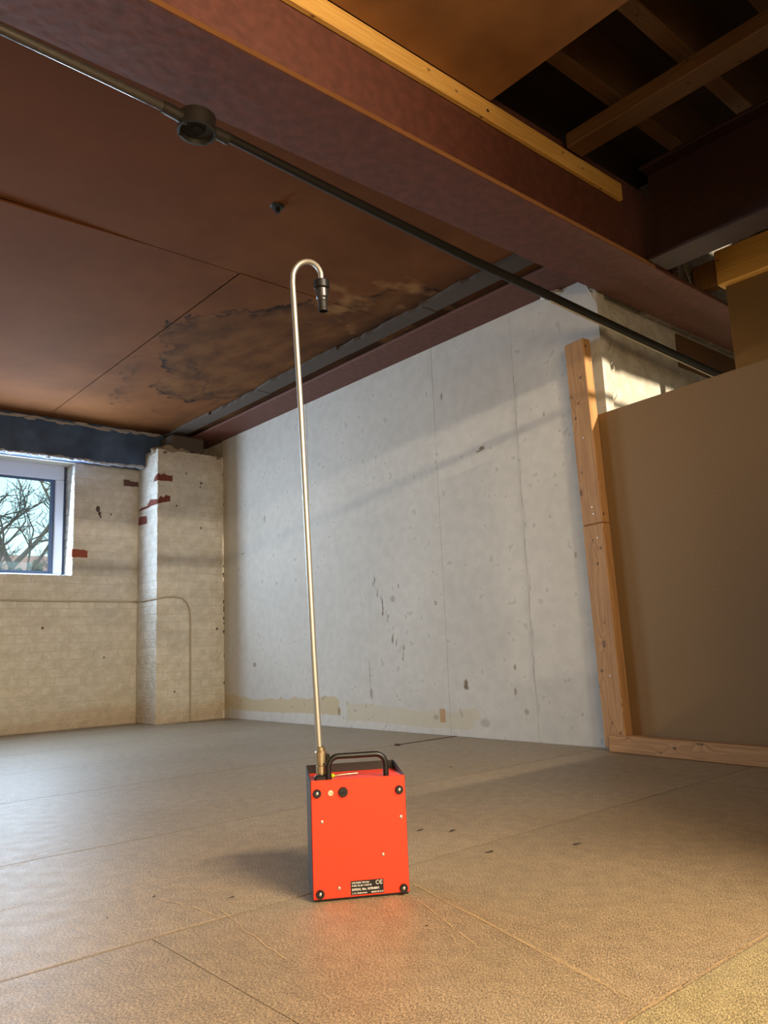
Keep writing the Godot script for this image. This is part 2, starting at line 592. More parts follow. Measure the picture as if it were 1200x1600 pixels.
	for s in [[1.92, -1.93, 0.05, 0.4], [1.86, -2.02, 0.04, 0.2], [1.80, -1.66, 0.045, 0.1], [2.03, -1.52, 0.04, -0.3], [1.06, -1.86, 0.02, 0.2], [0.93, -2.02, 0.015, 0.6], [1.02, -2.25, 0.012, 1.0], [2.9, -2.9, 0.03, 0.5], [1.25, -1.35, 0.012, 0.3], [0.78, -1.95, 0.012, 1.3], [2.08, -2.75, 0.02, 0.1], [1.45, -1.02, 0.008, 0.0]]:
		var pol := []
		for i in 12:
			var a := TAU * i / 12.0
			var q := Vector2(cos(a), sin(a) * 0.4) * float(s[2]) * 0.5 * rng.randf_range(0.3, 1.0)
			pol.append(q.rotated(s[3]))
		slab(sk, pol, 0.0006, Transform3D(Basis(Vector3(1, 0, 0), Vector3(0, 0, -1), Vector3(0, 1, 0)), Vector3(s[0], 0.0008, s[1])))
	bbox(sk, Vector3(3.61, 0.0, -3.818), Vector3(0.54, 0.004, 0.020), 0.001)
	lump(sk, Vector3(3.34, 0.004, -3.80), Vector3(0.02, 0.006, 0.02), 0.3, 2.0)
	var sko := obj("floor_scuffs", sk, mat(Color(0.24, 0.19, 0.14), 0.8), fl)
	sko.set_meta("kind", "stuff")

# ---------------------------------------------------------------- ceiling
func poly_dist(p: Vector2, poly: PackedVector2Array) -> float:
	var d := 1e9
	for i in poly.size():
		var q := Geometry2D.get_closest_point_to_segment(p, poly[i], poly[(i + 1) % poly.size()])
		d = minf(d, q.distance_to(p))
	return -d if Geometry2D.is_point_in_polygon(p, poly) else d

func make_ceiling() -> void:
	var W := 640
	var H := 960
	var im := Image.create(W, H, false, Image.FORMAT_RGB8)
	var stain := PackedVector2Array([Vector2(2.76, -3.87), Vector2(2.676, -4.0), Vector2(2.55, -4.12), Vector2(2.425, -4.30), Vector2(2.29, -4.42), Vector2(2.24, -4.72), Vector2(2.30, -5.02), Vector2(2.42, -5.05), Vector2(2.40, -5.28), Vector2(2.60, -5.45), Vector2(2.72, -5.95), Vector2(3.02, -6.1), Vector2(3.42, -5.6), Vector2(3.44, -4.4), Vector2(3.44, -3.1), Vector2(3.15, -3.3), Vector2(3.0, -3.72)])
	var stain2 := PackedVector2Array([Vector2(2.35, -5.0), Vector2(2.33, -5.6), Vector2(2.6, -6.5), Vector2(3.1, -6.6), Vector2(3.3, -6.0), Vector2(2.9, -5.5)])
	for y in H:
		for x in W:
			var p := Vector2(0.4 + 3.4 * x / W, -7.3 + 5.12 * y / H)
			var n := noise_a.get_noise_2d(p.x * 70.0, p.y * 70.0)
			var f := noise_b.get_noise_2d(p.x * 300.0, p.y * 300.0)
			var c := Color(0.395, 0.243, 0.128).lerp(Color(0.455, 0.288, 0.158), clampf(0.5 + n * 0.8 + f * 0.3, 0.0, 1.0))
			var left := clampf((2.3 - p.x) * 0.5, 0.0, 0.6)
			c = c.lerp(Color(0.42, 0.25, 0.15), left)
			if p.x > 2.0 and p.y < -2.8:
				var wob := Vector2(noise_b.get_noise_2d(p.x * 110.0, p.y * 110.0), noise_b.get_noise_2d(p.x * 110.0 + 500.0, p.y * 110.0)) * 0.10
				wob += Vector2(noise_b.get_noise_2d(p.x * 520.0, p.y * 380.0 + 90.0), noise_b.get_noise_2d(p.x * 520.0 + 700.0, p.y * 380.0)) * 0.075
				var d := poly_dist(p + wob, stain)
				var d2 := poly_dist(p - wob, stain2)
				var streaky := noise_b.get_noise_2d(p.x * 150.0 + 40.0, p.y * 55.0)
				if d < 0.0:
					var inn := noise_a.get_noise_2d(p.x * 230.0 + 90.0, p.y * 120.0)
					c = c.lerp(Color(0.36, 0.24, 0.13), 0.4).lerp(Color(0.26, 0.17, 0.10) if inn < 0.0 else Color(0.50, 0.36, 0.21), clampf(absf(inn) * 0.8, 0.0, 0.5))
				var edge := 0.0
				if d < 0.02:
					edge = exp(-absf(d) / (0.012 + 0.02 * maxf(streaky, 0.0))) * clampf(0.75 + streaky, 0.2, 1.0)
					edge = maxf(edge, 0.55 * exp(d / 0.06) * clampf(0.6 + streaky * 2.0, 0.0, 1.0))
				c = c.lerp(Color(0.105, 0.07, 0.05), clampf(edge, 0.0, 0.9))
				var e2 := 0.6 * exp(-absf(d2) / 0.012) * clampf(0.3 + streaky * 2.5, 0.0, 1.0)
				if d2 < 0.0:
					e2 = maxf(e2, 0.45 * exp(d2 / 0.05) * clampf(0.4 + streaky * 2.0, 0.0, 1.0))
				c = c.lerp(Color(0.17, 0.115, 0.08), clampf(e2, 0.0, 0.7))
				c = c.lerp(Color(0.23, 0.155, 0.10), clampf((p.x - 3.05) * 1.4, 0.0, 0.6) * clampf(0.6 + streaky * 1.5, 0.0, 1.0))
				if p.x > 2.7 and p.y > -4.1 and p.y < -3.2:
					c = c.lerp(Color(0.62, 0.47, 0.30), clampf(noise_a.get_noise_2d(p.x * 120.0, p.y * 160.0 + 33.0) * 1.8 - 0.35, 0.0, 0.7))
			im.set_pixel(x, y, c)
	var m := mat(Color(1, 1, 1), 0.9)
	m.metallic_specular = 0.25
	m.albedo_texture = img_tex(im)
	m.texture_repeat = false
	M.ceiling = m
	var ce := setting("ceiling")
	# low sheets beyond the main beam: [x0, x1, z0, z1, sag at the near left corner]
	var sheets := [[-4.1, -0.2, -3.753, -2.27, 0.0], [-0.2, 3.95, -3.753, -2.27, 0.0], [-4.1, -0.2, -7.2, -3.757, 0.0], [-0.2, 2.22, -7.2, -3.757, 0.03], [2.223, 3.95, -7.2, -3.753, 0.003]]
	for s in sheets:
		var st := mb()
		var y := 2.80
		var sag: float = s[4]
		var lo := Vector3(s[0] + 0.0015, y, s[2] + 0.001)
		var hi := Vector3(s[1] - 0.0015, y + 0.012, s[3] - 0.001)
		var n := 10
		var uvf := func(p: Vector3) -> Vector2: return Vector2((p.x - 0.4) / 3.4, (p.z + 7.3) / 5.12)
		for i in n:
			for j in n:
				var q := []
				for e in [[i, j], [i + 1, j], [i + 1, j + 1], [i, j + 1]]:
					var tx := float(e[0]) / n
					var tz := float(e[1]) / n
					q.append(Vector3(lerpf(lo.x, hi.x, tx), y - sag * pow(maxf(0.0, 1.0 - tx / 0.78), 0.8) * tz * tz, lerpf(lo.z, hi.z, tz)))
				quad(st, q[0], q[1], q[2], q[3], Vector3.DOWN, uvf.call(q[0]), uvf.call(q[1]), uvf.call(q[2]), uvf.call(q[3]))
				if j == n - 1:
					var up := Vector3(0, 0.012, 0)
					quad(st, q[3], q[2], q[2] + up, q[3] + up, Vector3(0, 0, 1), uvf.call(q[3]), uvf.call(q[2]), uvf.call(q[2]), uvf.call(q[3]))
		quad(st, Vector3(lo.x, hi.y, lo.z), Vector3(hi.x, hi.y, lo.z), Vector3(hi.x, hi.y, hi.z), Vector3(lo.x, hi.y, hi.z), Vector3.UP)
		obj("ceiling_sheet", st, M.ceiling, ce)
	boxed("ceiling_backing", Vector3(-4.2, 2.86, -7.7), Vector3(3.97, 3.0, -2.27), M.dark, ce, 0.0)
	# the higher sheet on the near side of the beam and the dark void beside it
	boxed("ceiling_sheet", Vector3(-4.1, 3.22, -2.205), Vector3(0.33, 3.232, 2.1), M.ceiling_dark, ce, 0.001)
	boxed("ceiling_sheet", Vector3(0.333, 3.22, -2.205), Vector3(2.72, 3.232, 2.1), M.ceiling_dark, ce, 0.001)
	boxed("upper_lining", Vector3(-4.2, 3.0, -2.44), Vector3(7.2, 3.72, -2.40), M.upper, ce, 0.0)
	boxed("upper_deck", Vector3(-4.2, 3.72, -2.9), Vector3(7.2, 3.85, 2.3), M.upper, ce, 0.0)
	# torn plaster along the ceiling edge over the windows
	var st2 := mb()
	for k in 26:
		var x := 1.5 + k * 0.072 + rng.randf_range(-0.02, 0.02)
		lump(st2, Vector3(x, 2.772 + rng.randf_range(-0.014, 0.012) - (0.012 if k % 7 == 3 else 0.0), -7.165), Vector3(rng.randf_range(0.04, 0.085), rng.randf_range(0.006, 0.016), 0.012), 0.6, k * 13.0)
	obj("torn_plaster", st2, mat(Color(0.62, 0.60, 0.60), 0.95), ce, "pale torn plaster along the ceiling edge")

func inn_noise(p: Vector2) -> float:
	return noise_a.get_noise_2d(p.x * 120.0 + 40.0, p.y * 60.0)

# ---------------------------------------------------------------- far wall, painted brick
func paint_colour(p: Vector3) -> Color:
	var n := noise_a.get_noise_3d(p.x * 80.0, p.y * 80.0, p.z * 80.0)
	var m := noise_b.get_noise_3d(p.x * 260.0, p.y * 260.0, p.z * 260.0)
	var c := Color(0.66, 0.66, 0.645) * (1.0 + n * 0.22 + m * 0.16)
	c = c.lerp(Color(0.68, 0.655, 0.56), clampf((1.3 - p.y) * 0.6 + n * 0.3, 0.0, 0.7))
	c = c.lerp(Color(0.42, 0.27, 0.14), clampf((0.24 + n * 0.25 - p.y) * 2.6, 0.0, 0.5))
	c = c.lerp(Color(0.40, 0.33, 0.27), clampf((p.y - 2.38) * 5.0 + n, 0.0, 0.45))
	return c

func brick_run(parent: Node3D, origin: Vector3, along: Vector3, out: Vector3, length: float, top: float, start: float, hole: Callable) -> void:
	var bl := 0.2285
	var bh := 0.0766
	var xf := Transform3D(Basis(along, Vector3.UP, out), origin)
	var row := 0
	while row * bh < top - 0.01:
		var y0 := row * bh + 0.0018
		var y1 := minf((row + 1) * bh - 0.0018, top)
		var x := start - (bl * 0.5 if row % 2 else 0.0)
		while x < length - 0.004:
			var a := maxf(x + 0.0018, 0.0)
			var b := minf(x + bl - 0.0018, length)
			x += bl
			if b - a < 0.02:
				continue
			var cut: Vector2 = hole.call(a, b, (y0 + y1) * 0.5)
			a = cut.x
			b = cut.y
			if b - a < 0.02:
				continue
			var st := mb()
			var proud := rng.randf_range(0.0, 0.0022)
			var depth := 0.03
			bbox(st, Vector3((a + b) * 0.5, (y0 + y1) * 0.5 + rng.randf_range(-0.001, 0.001), proud - depth * 0.5), Vector3(b - a, y1 - y0, depth), 0.003, xf, Vector2.ZERO, paint_colour)
			obj("brick", st, M.brick, parent)
		row += 1

func jag(st: SurfaceTool, pts: Array, xf: Transform3D) -> void:
	# outline roughened between its corners, as flaked paint is
	var out := []
	for i in pts.size():
		var a: Vector2 = pts[i]
		var b: Vector2 = pts[(i + 1) % pts.size()]
		var n := maxi(1, int((b - a).length() / 0.014))
		for k in n:
			var p := a.lerp(b, float(k) / n)
			out.append(p + Vector2(rng.randf_range(-0.004, 0.004), rng.randf_range(-0.004, 0.004)))
	slab(st, out, 0.0025, xf)

func make_far_wall() -> void:
	var w := setting("wall_far")
	var z := -7.34
	var zb := -7.7
	# solid wall round the openings (window at x 1.0..2.545, another to the left out of view)
	for b in [[-4.2, -1.7, 0.0, 3.0], [-1.7, 0.5, 0.0, 1.1], [-1.7, 0.5, 2.3, 3.0], [0.5, 1.0, 0.0, 3.0], [1.0, 2.545, 0.0, 1.345], [1.0, 2.545, 2.44, 3.0], [2.545, 3.97, 0.0, 3.0]]:
		boxed("masonry", Vector3(b[0], b[2] - 0.2 if b[2] == 0.0 else b[2], zb), Vector3(b[1], b[3], z - 0.0025), M.mortar, w, 0.0)
	var x0 := 1.62
	brick_run(w, Vector3(x0, 0, z), Vector3.RIGHT, Vector3(0, 0, 1), 3.175 - x0, 2.445, 0.0, func(a: float, b: float, y: float) -> Vector2:
		if y > 1.345 and a + x0 < 2.545:
			return Vector2(maxf(a, 2.545 - x0), b)
		return Vector2(a, b))
	# reveal of the window, facing the opening
	for k in 14:
		var y0 := 1.345 + k * 0.0766 + 0.004
		if y0 > 2.40:
			break
		var y1 := minf(y0 + 0.0686, 2.438)
		for c in ([[-7.345, -7.455], [-7.463, -7.6]] if k % 2 else [[-7.345, -7.565]]):
			var st := mb()
			bbox(st, Vector3(2.552, (y0 + y1) * 0.5, (c[0] + c[1]) * 0.5), Vector3(0.02 + rng.randf() * 0.004, y1 - y0, c[0] - c[1]), 0.003, Transform3D(), Vector2.ZERO, func(p: Vector3) -> Color: return Color(0.66, 0.68, 0.68) * (1.0 + 0.2 * noise_b.get_noise_3d(p.x * 300.0, p.y * 300.0, p.z * 300.0)))
			obj("reveal_brick", st, M.brick, w)
	# the pier in the corner
	var pier := Node3D.new()
	pier.name = "pier"
	w.add_child(pier)
	boxed("pier_core", Vector3(3.1775, -0.2, -7.35), Vector3(3.88, 2.56, -6.9125), M.mortar, pier, 0.0)
	brick_run(pier, Vector3(3.175, 0, -6.91), Vector3.RIGHT, Vector3(0, 0, 1), 0.705, 2.575, 0.0, func(a: float, b: float, _y: float) -> Vector2: return Vector2(a, b))
	brick_run(pier, Vector3(3.175, 0, -7.335), Vector3(0, 0, 1), Vector3(-1, 0, 0), 0.423, 2.575, -0.05, func(a: float, b: float, _y: float) -> Vector2: return Vector2(a, b))
	var cap := mb()
	for k in 9:
		lump(cap, Vector3(3.23 + k * 0.075, 2.565 + (0.02 if k in [1, 2, 3] else 0.0), -6.97 + rng.randf_range(-0.02, 0.02)), Vector3(0.085, 0.03 + rng.randf() * 0.015, 0.06), 0.5, k * 9.0 + 3.0)
	lump(cap, Vector3(3.23, 2.55, -7.1), Vector3(0.06, 0.04, 0.2), 0.5, 4.0)
	obj("mortar_cap", cap, mat(Color(0.50, 0.46, 0.40), 0.95), pier, "lumpy brown mortar on top of the pier")
	var pad := mb()
	bbox(pad, Vector3(3.50, 2.665, -7.05), Vector3(0.36, 0.17, 0.25), 0.02)
	obj("bearing_pad", pad, M.grey_strip, pier)
	# bricks bared where the white paint has come off
	var face := Transform3D(Basis(), Vector3(0, 0, -6.9062))
	var bare := mb()
	jag(bare, [Vector2(3.17, 2.262), Vector2(3.325, 2.262), Vector2(3.325, 2.325), Vector2(3.28, 2.315), Vector2(3.24, 2.335), Vector2(3.20, 2.318), Vector2(3.176, 2.335)], face)
	obj("bare_brick", bare, M.red_brick, pier, "bare red brick high on the pier")
	bare = mb()
	jag(bare, [Vector2(3.176, 2.035), Vector2(3.30, 2.07), Vector2(3.305, 2.115), Vector2(3.26, 2.125), Vector2(3.235, 2.10), Vector2(3.20, 2.11), Vector2(3.18, 2.075)], face)
	obj("bare_brick", bare, M.red_brick, pier)
	var side := Transform3D(Basis(Vector3(0, 0, 1), Vector3.UP, Vector3(-1, 0, 0)), Vector3(3.171, 0, 0))
	bare = mb()
	jag(bare, [Vector2(-7.31, 2.02), Vector2(-6.91, 2.035), Vector2(-6.91, 2.075), Vector2(-7.05, 2.10), Vector2(-7.12, 2.05), Vector2(-7.28, 2.045)], side)
	jag(bare, [Vector2(-6.99, 2.262), Vector2(-6.907, 2.262), Vector2(-6.907, 2.33), Vector2(-6.95, 2.30)], side)
	obj("bare_brick", bare, M.red_brick, pier)
	bare = mb()
	jag(bare, [Vector2(-7.32, 1.885), Vector2(-7.13, 1.875), Vector2(-7.14, 1.95), Vector2(-7.2, 1.955), Vector2(-7.3, 1.965)], side)
	obj("bare_brick", bare, M.red_brick, pier)
	var wallf := Transform3D(Basis(), Vector3(0, 0, -7.3362))
	bare = mb()
	jag(bare, [Vector2(3.02, 2.272), Vector2(3.17, 2.272), Vector2(3.165, 2.325), Vector2(3.10, 2.32), Vector2(3.06, 2.335), Vector2(3.02, 2.33)], wallf)
	obj("bare_brick", bare, mat(Color(0.36, 0.27, 0.25), 0.95), w)
	bare = mb()
	jag(bare, [Vector2(2.545, 1.545), Vector2(2.68, 1.545), Vector2(2.682, 1.60), Vector2(2.655, 1.622), Vector2(2.545, 1.62)], wallf)
	slab(bare, [Vector2(-7.44, 1.555), Vector2(-7.37, 1.548), Vector2(-7.336, 1.548), Vector2(-7.336, 1.62), Vector2(-7.38, 1.615), Vector2(-7.43, 1.60)], 0.003, Transform3D(Basis(Vector3(0, 0, 1), Vector3.UP, Vector3(-1, 0, 0)), Vector3(2.5415, 0, 0)))
	obj("bare_brick", bare, mat(Color(0.52, 0.27, 0.21), 0.95), w, "bare orange brick at the window corner")
	var holes := mb()
	for h in [[2.775, 2.02, 0.022], [2.79, 1.975, 0.016], [2.80, 1.945, 0.01], [2.90, 1.975, 0.008], [2.86, 0.62, 0.008], [2.3, 0.9, 0.01]]:
		lump(holes, Vector3(h[0], h[1], z + 0.002), Vector3(h[2] * 0.9, h[2] * 1.2, 0.004), 0.6, h[0] * 30.0)
	for h in [[3.37, 2.03, 0.009], [3.63, 2.28, 0.012], [3.62, 2.24, 0.008], [3.63, 1.83, 0.01], [3.80, 0.85, 0.012], [3.36, 0.28, 0.008], [3.47, 2.36, 0.008]]:
		lump(holes, Vector3(h[0], h[1], -6.908), Vector3(h[2] * 0.8, h[2] * 1.1, 0.004), 0.6, h[0] * 30.0)
	for k in 13:
		lump(holes, Vector3(3.875, rng.randf_range(0.3, 2.4), -6.912), Vector3(0.004 + 0.004 * rng.randf(), 0.008 + 0.012 * rng.randf(), 0.006), 0.5, k * 3.0)
	obj("plug_holes", holes, mat(Color(0.34, 0.30, 0.28), 0.95), w).set_meta("kind", "stuff")

	# the window in view
	var win := setting("window_1")
	var zf := -7.54
	for f in [[Vector3(2.43, 1.406, zf - 0.05), Vector3(2.51, 2.299, zf + 0.03)], [Vector3(0.98, 2.30, zf - 0.05), Vector3(2.51, 2.445, zf + 0.03)], [Vector3(0.98, 1.33, zf - 0.05), Vector3(2.51, 1.405, zf + 0.03)], [Vector3(0.98, 1.406, zf - 0.05), Vector3(1.07, 2.299, zf + 0.03)]]:
		boxed("window_frame", f[0], f[1], M.frame, win, 0.006)
	boxed("window_frame", Vector3(2.511, 1.33, zf - 0.05), Vector3(2.56, 2.445, zf - 0.012), M.bead, win, 0.003)
	for f in [[Vector3(2.397, 1.40, zf - 0.03), Vector3(2.432, 2.31, zf + 0.012)], [Vector3(1.06, 2.283, zf - 0.03), Vector3(2.396, 2.305, zf + 0.011)], [Vector3(1.06, 1.40, zf - 0.03), Vector3(2.396, 1.43, zf + 0.011)]]:
		boxed("glazing_bead", f[0], f[1], M.bead, win, 0.003)
	var pane := mb()
	bbox(pane, Vector3(1.735, 1.857, zf - 0.015), Vector3(1.36, 0.88, 0.005), 0.0)
	obj("pane", pane, M.glass, win)
	boxed("window_sill", Vector3(0.98, 1.30, -7.56), Vector3(2.545, 1.348, -7.345), M.mortar, win, 0.006)
	# the other window of this wall, left of the view
	var win2 := setting("window_2")
	for f in [[Vector3(-1.7, 1.1, zf - 0.05), Vector3(-1.6, 2.3, zf + 0.03)], [Vector3(0.4, 1.1, zf - 0.05), Vector3(0.5, 2.3, zf + 0.03)], [Vector3(-1.6, 2.2, zf - 0.05), Vector3(0.4, 2.3, zf + 0.03)], [Vector3(-1.6, 1.1, zf - 0.05), Vector3(0.4, 1.2, zf + 0.03)]]:
		boxed("window_frame", f[0], f[1], M.frame, win2, 0.006)
	pane = mb()
	bbox(pane, Vector3(-0.6, 1.7, zf - 0.015), Vector3(2.0, 1.02, 0.005), 0.0)
	obj("pane", pane, M.glass, win2)

# ---------------------------------------------------------------- white wall on the right
func make_white_wall() -> void:
	var W := 900
	var H := 552
	var im := Image.create(W, H, false, Image.FORMAT_RGB8)
	for y in H:
		var yy := 2.76 * (1.0 - (y + 0.5) / H)
		for x in W:
			var zz := -6.95 + 4.5 * (x + 0.5) / W
			var n := noise_a.get_noise_2d(zz * 45.0, yy * 45.0)
			var f := noise_b.get_noise_2d(zz * 420.0, yy * 420.0)
			var v := 0.735 + n * 0.03 + f * 0.03
			var c := Color(v, v * 0.988, v * 0.958)
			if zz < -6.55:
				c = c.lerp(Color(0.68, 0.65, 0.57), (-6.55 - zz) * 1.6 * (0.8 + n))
			var e := n * 0.05 + f * 0.02
			if (yy > 0.085 + e * 0.3 and yy < 0.20 + e and zz < -5.12 + e * 2.0):
				c = c.lerp(Color(0.71, 0.64, 0.50), 0.75)
			if (yy > 0.05 + e * 0.3 and yy < 0.17 + e and zz > -5.0 and zz < -3.66 + e * 3.0):
				c = c.lerp(Color(0.72, 0.68, 0.58), 0.55)
			if zz > -3.96 and zz < -3.905 and yy > 0.085 and yy < 0.175:
				c = c.lerp(Color(0.66, 0.52, 0.36), 0.85)
			if f > 0.52 and n > -0.1:
				c = c.darkened(0.10)
			im.set_pixel(x, y, c)
	var spot := func(zz: float, yy: float, rx: float, ry: float, col: Color, amount: float) -> void:
		var cx := (zz + 6.95) / 4.5 * W
		var cy := (1.0 - yy / 2.76) * H
		var px := rx / 4.5 * W
		var py := ry / 2.76 * H
		for y in range(maxi(0, int(cy - py * 2)), mini(H, int(cy + py * 2) + 2)):
			for x in range(maxi(0, int(cx - px * 2)), mini(W, int(cx + px * 2) + 2)):
				var d := Vector2((x - cx) / px, (y - cy) / py).length() + noise_b.get_noise_2d(x * 30.0, y * 30.0) * 0.5
				if d < 1.0:
					im.set_pixel(x, y, im.get_pixel(x, y).lerp(col, amount * clampf((1.0 - d) * 3.0, 0.0, 1.0)))
	for s in [[-3.70, 0.345, 0.02, 0.035, 0.75], [-3.70, 0.32, 0.026, 0.014, 0.6], [-3.43, 1.90, 0.028, 0.018, 0.7], [-3.46, 1.885, 0.03, 0.008, 0.5], [-6.36, 0.50, 0.03, 0.025, 0.5], [-4.69, 0.27, 0.02, 0.045, 0.35], [-4.70, 0.42, 0.012, 0.12, 0.2], [-3.78, 2.36, 0.008, 0.035, 0.6], [-4.52, 0.86, 0.012, 0.02, 0.6], [-4.40, 0.96, 0.03, 0.03, 0.3], [-4.33, 1.05, 0.008, 0.02, 0.5], [-4.42, 0.66, 0.012, 0.03, 0.6], [-4.30, 0.60, 0.01, 0.02, 0.5], [-3.95, 0.9, 0.012, 0.02, 0.3], [-3.27, 0.45, 0.012, 0.02, 0.5], [-3.28, 0.30, 0.012, 0.03, 0.4], [-3.2, 0.18, 0.02, 0.02, 0.35], [-2.9, 2.0, 0.01, 0.02, 0.3], [-6.15, 1.83, 0.02, 0.035, 0.3], [-6.55, 1.55, 0.025, 0.012, 0.4], [-3.55, 0.10, 0.05, 0.03, 0.22], [-4.0, 0.12, 0.03, 0.02, 0.25], [-5.1, 0.12, 0.02, 0.04, 0.4], [-2.75, 1.1, 0.01, 0.02, 0.3]]:
		spot.call(s[0], s[1], s[2], s[3], Color(0.36, 0.28, 0.20), s[4])
	for k in 22:
		var t := k / 21.0
		spot.call(lerpf(-4.62, -4.30, t) + rng.randf_range(-0.02, 0.02), lerpf(1.12, 0.52, t), 0.007, 0.022 * rng.randf_range(0.4, 1.3), Color(0.30, 0.28, 0.27), rng.randf_range(0.1, 0.75))
	for k in 46:
		spot.call(rng.randf_range(-6.8, -2.6), rng.randf_range(0.05, 2.6), rng.randf_range(0.004, 0.009), rng.randf_range(0.004, 0.012), Color(0.42, 0.37, 0.32), rng.randf_range(0.15, 0.5))
	for k in 40:
		spot.call(-3.115 + 0.01 * sin(k * 0.9), 0.1 + k * 0.056, 0.0042, 0.034, Color(0.42, 0.38, 0.34), rng.randf_range(0.0, 0.5))
	var m := mat(Color(1, 1, 1), 0.85)
	m.albedo_texture = img_tex(im)
	m.texture_repeat = false
	var bump := Image.create(W, H, false, Image.FORMAT_R8)
	M.white_wall = m
	var w := setting("wall_right")
	var zs := [-6.93, -6.2, -5.44, -4.665, -3.86, -3.118, -2.45]
	for k in 6:
		var st := mb()
		var z0: float = zs[k] + (0.0012 if k > 0 else 0.0)
		var z1: float = zs[k + 1] - (0.0012 if k < 5 else 0.0)
		var x := 3.88 + rng.randf_range(-0.001, 0.001)
		var uvf := func(zz: float, yy: float) -> Vector2: return Vector2((zz + 6.95) / 4.5, 1.0 - yy / 2.76)
		quad(st, Vector3(x, 0, z0), Vector3(x, 0, z1), Vector3(x, 2.755, z1), Vector3(x, 2.755, z0), Vector3(-1, 0, 0), uvf.call(z0, 0.0), uvf.call(z1, 0.0), uvf.call(z1, 2.755), uvf.call(z0, 2.755))
		for e in [[z0, -1.0], [z1, 1.0]]:
			quad(st, Vector3(x, 0, e[0]), Vector3(x + 0.03, 0, e[0]), Vector3(x + 0.03, 2.755, e[0]), Vector3(x, 2.755, e[0]), Vector3(0, 0, e[1]), uvf.call(e[0], 0.0), uvf.call(e[0], 0.0), uvf.call(e[0], 2.755), uvf.call(e[0], 2.755))
		quad(st, Vector3(x, 2.755, z0), Vector3(x, 2.755, z1), Vector3(x + 0.03, 2.755, z1), Vector3(x + 0.03, 2.755, z0), Vector3.UP)
		obj("plaster_sheet", st, M.white_wall, w)
	boxed("wall_core", Vector3(3.893, -0.2, -7.4), Vector3(3.965, 2.75, -2.452), M.plaster, w, 0.002)
	boxed("wall_core", Vector3(3.965, -0.2, -7.4), Vector3(4.2, 3.0, -2.5), M.plaster, w, 0.002)
	var peel := mb()
	for k in 9:
		var y := 1.98 + k * 0.045 + rng.randf_range(-0.015, 0.015)
		var a := Vector3(3.962, y, -2.449)
		tube(peel, [a, a + Vector3(0.012, 0.02, 0.006), a + Vector3(0.028, 0.03, 0.004), a + Vector3(0.034, 0.055, 0.002)], [0.0022, 0.003, 0.0024, 0.001], 6)
	for k in 5:
		var a := Vector3(3.878, 2.60 + k * 0.03, -2.462 - k * 0.012)
		tube(peel, [a, a + Vector3(-0.008, -0.02, 0.004), a + Vector3(-0.006, -0.05, 0.01)], [0.004, 0.005, 0.001], 6)
	obj("peeling_paint", peel, mat(Color(0.80, 0.78, 0.74), 0.9), w, "curls of peeling white paint at the wall end")
	var blob := mb()
	lump(blob, Vector3(3.865, 2.742, -2.765), Vector3(0.03, 0.028, 0.075), 0.5, 8.0)
	obj("plaster_lump", blob, mat(Color(0.82, 0.80, 0.76), 0.9), w, "white plaster lump under the beam")
	# wall of the bay behind the partition
	var rw := setting("wall_recess")
	boxed("render", Vector3(3.96, -0.2, -2.8), Vector3(7.1, 3.3, -2.505), M.plaster, rw, 0.0)
	boxed("render", Vector3(4.42, 2.66, -2.8), Vector3(7.1, 3.5, -2.2), M.rough_render, rw, 0.0, "rough combed render above the beam")
	boxed("shade_plank", Vector3(4.885, 2.4, -2.51), Vector3(7.1, 2.636, -2.49), M.shaded_wood, rw, 0.003)  # dark plank put where the wall lies in shadow

# ---------------------------------------------------------------- beams, timbers
func i_beam(called: String, label: String, from: Vector3, to: Vector3, prof: Dictionary, m: Material) -> Node3D:
	# from, to: the middle of the bottom flange's underside at both ends
	var t := thing(called, label, "beam", from, "")
	var l := (to - from).length()
	var d := (to - from).normalized()
	var xf := Transform3D(Basis(d, Vector3.UP, d.cross(Vector3.UP)), Vector3.ZERO)
	var st := mb()
	bbox(st, Vector3(l * 0.5, prof.tf * 0.5, prof.off), Vector3(l, prof.tf, prof.w), 0.004, xf)
	obj("bottom_flange", st, m, t)
	st = mb()
	bbox(st, Vector3(l * 0.5, prof.h * 0.5, 0), Vector3(l, prof.h - prof.tf * 1.6, prof.tw), 0.002, xf)
	obj("web", st, m, t)
	st = mb()
	bbox(st, Vector3(l * 0.5, prof.h - prof.tf * 0.5, prof.get("toff", 0.0)), Vector3(l, prof.tf, prof.get("wt", prof.w)), 0.004, xf)
	obj("top_flange", st, m, t)
	return t

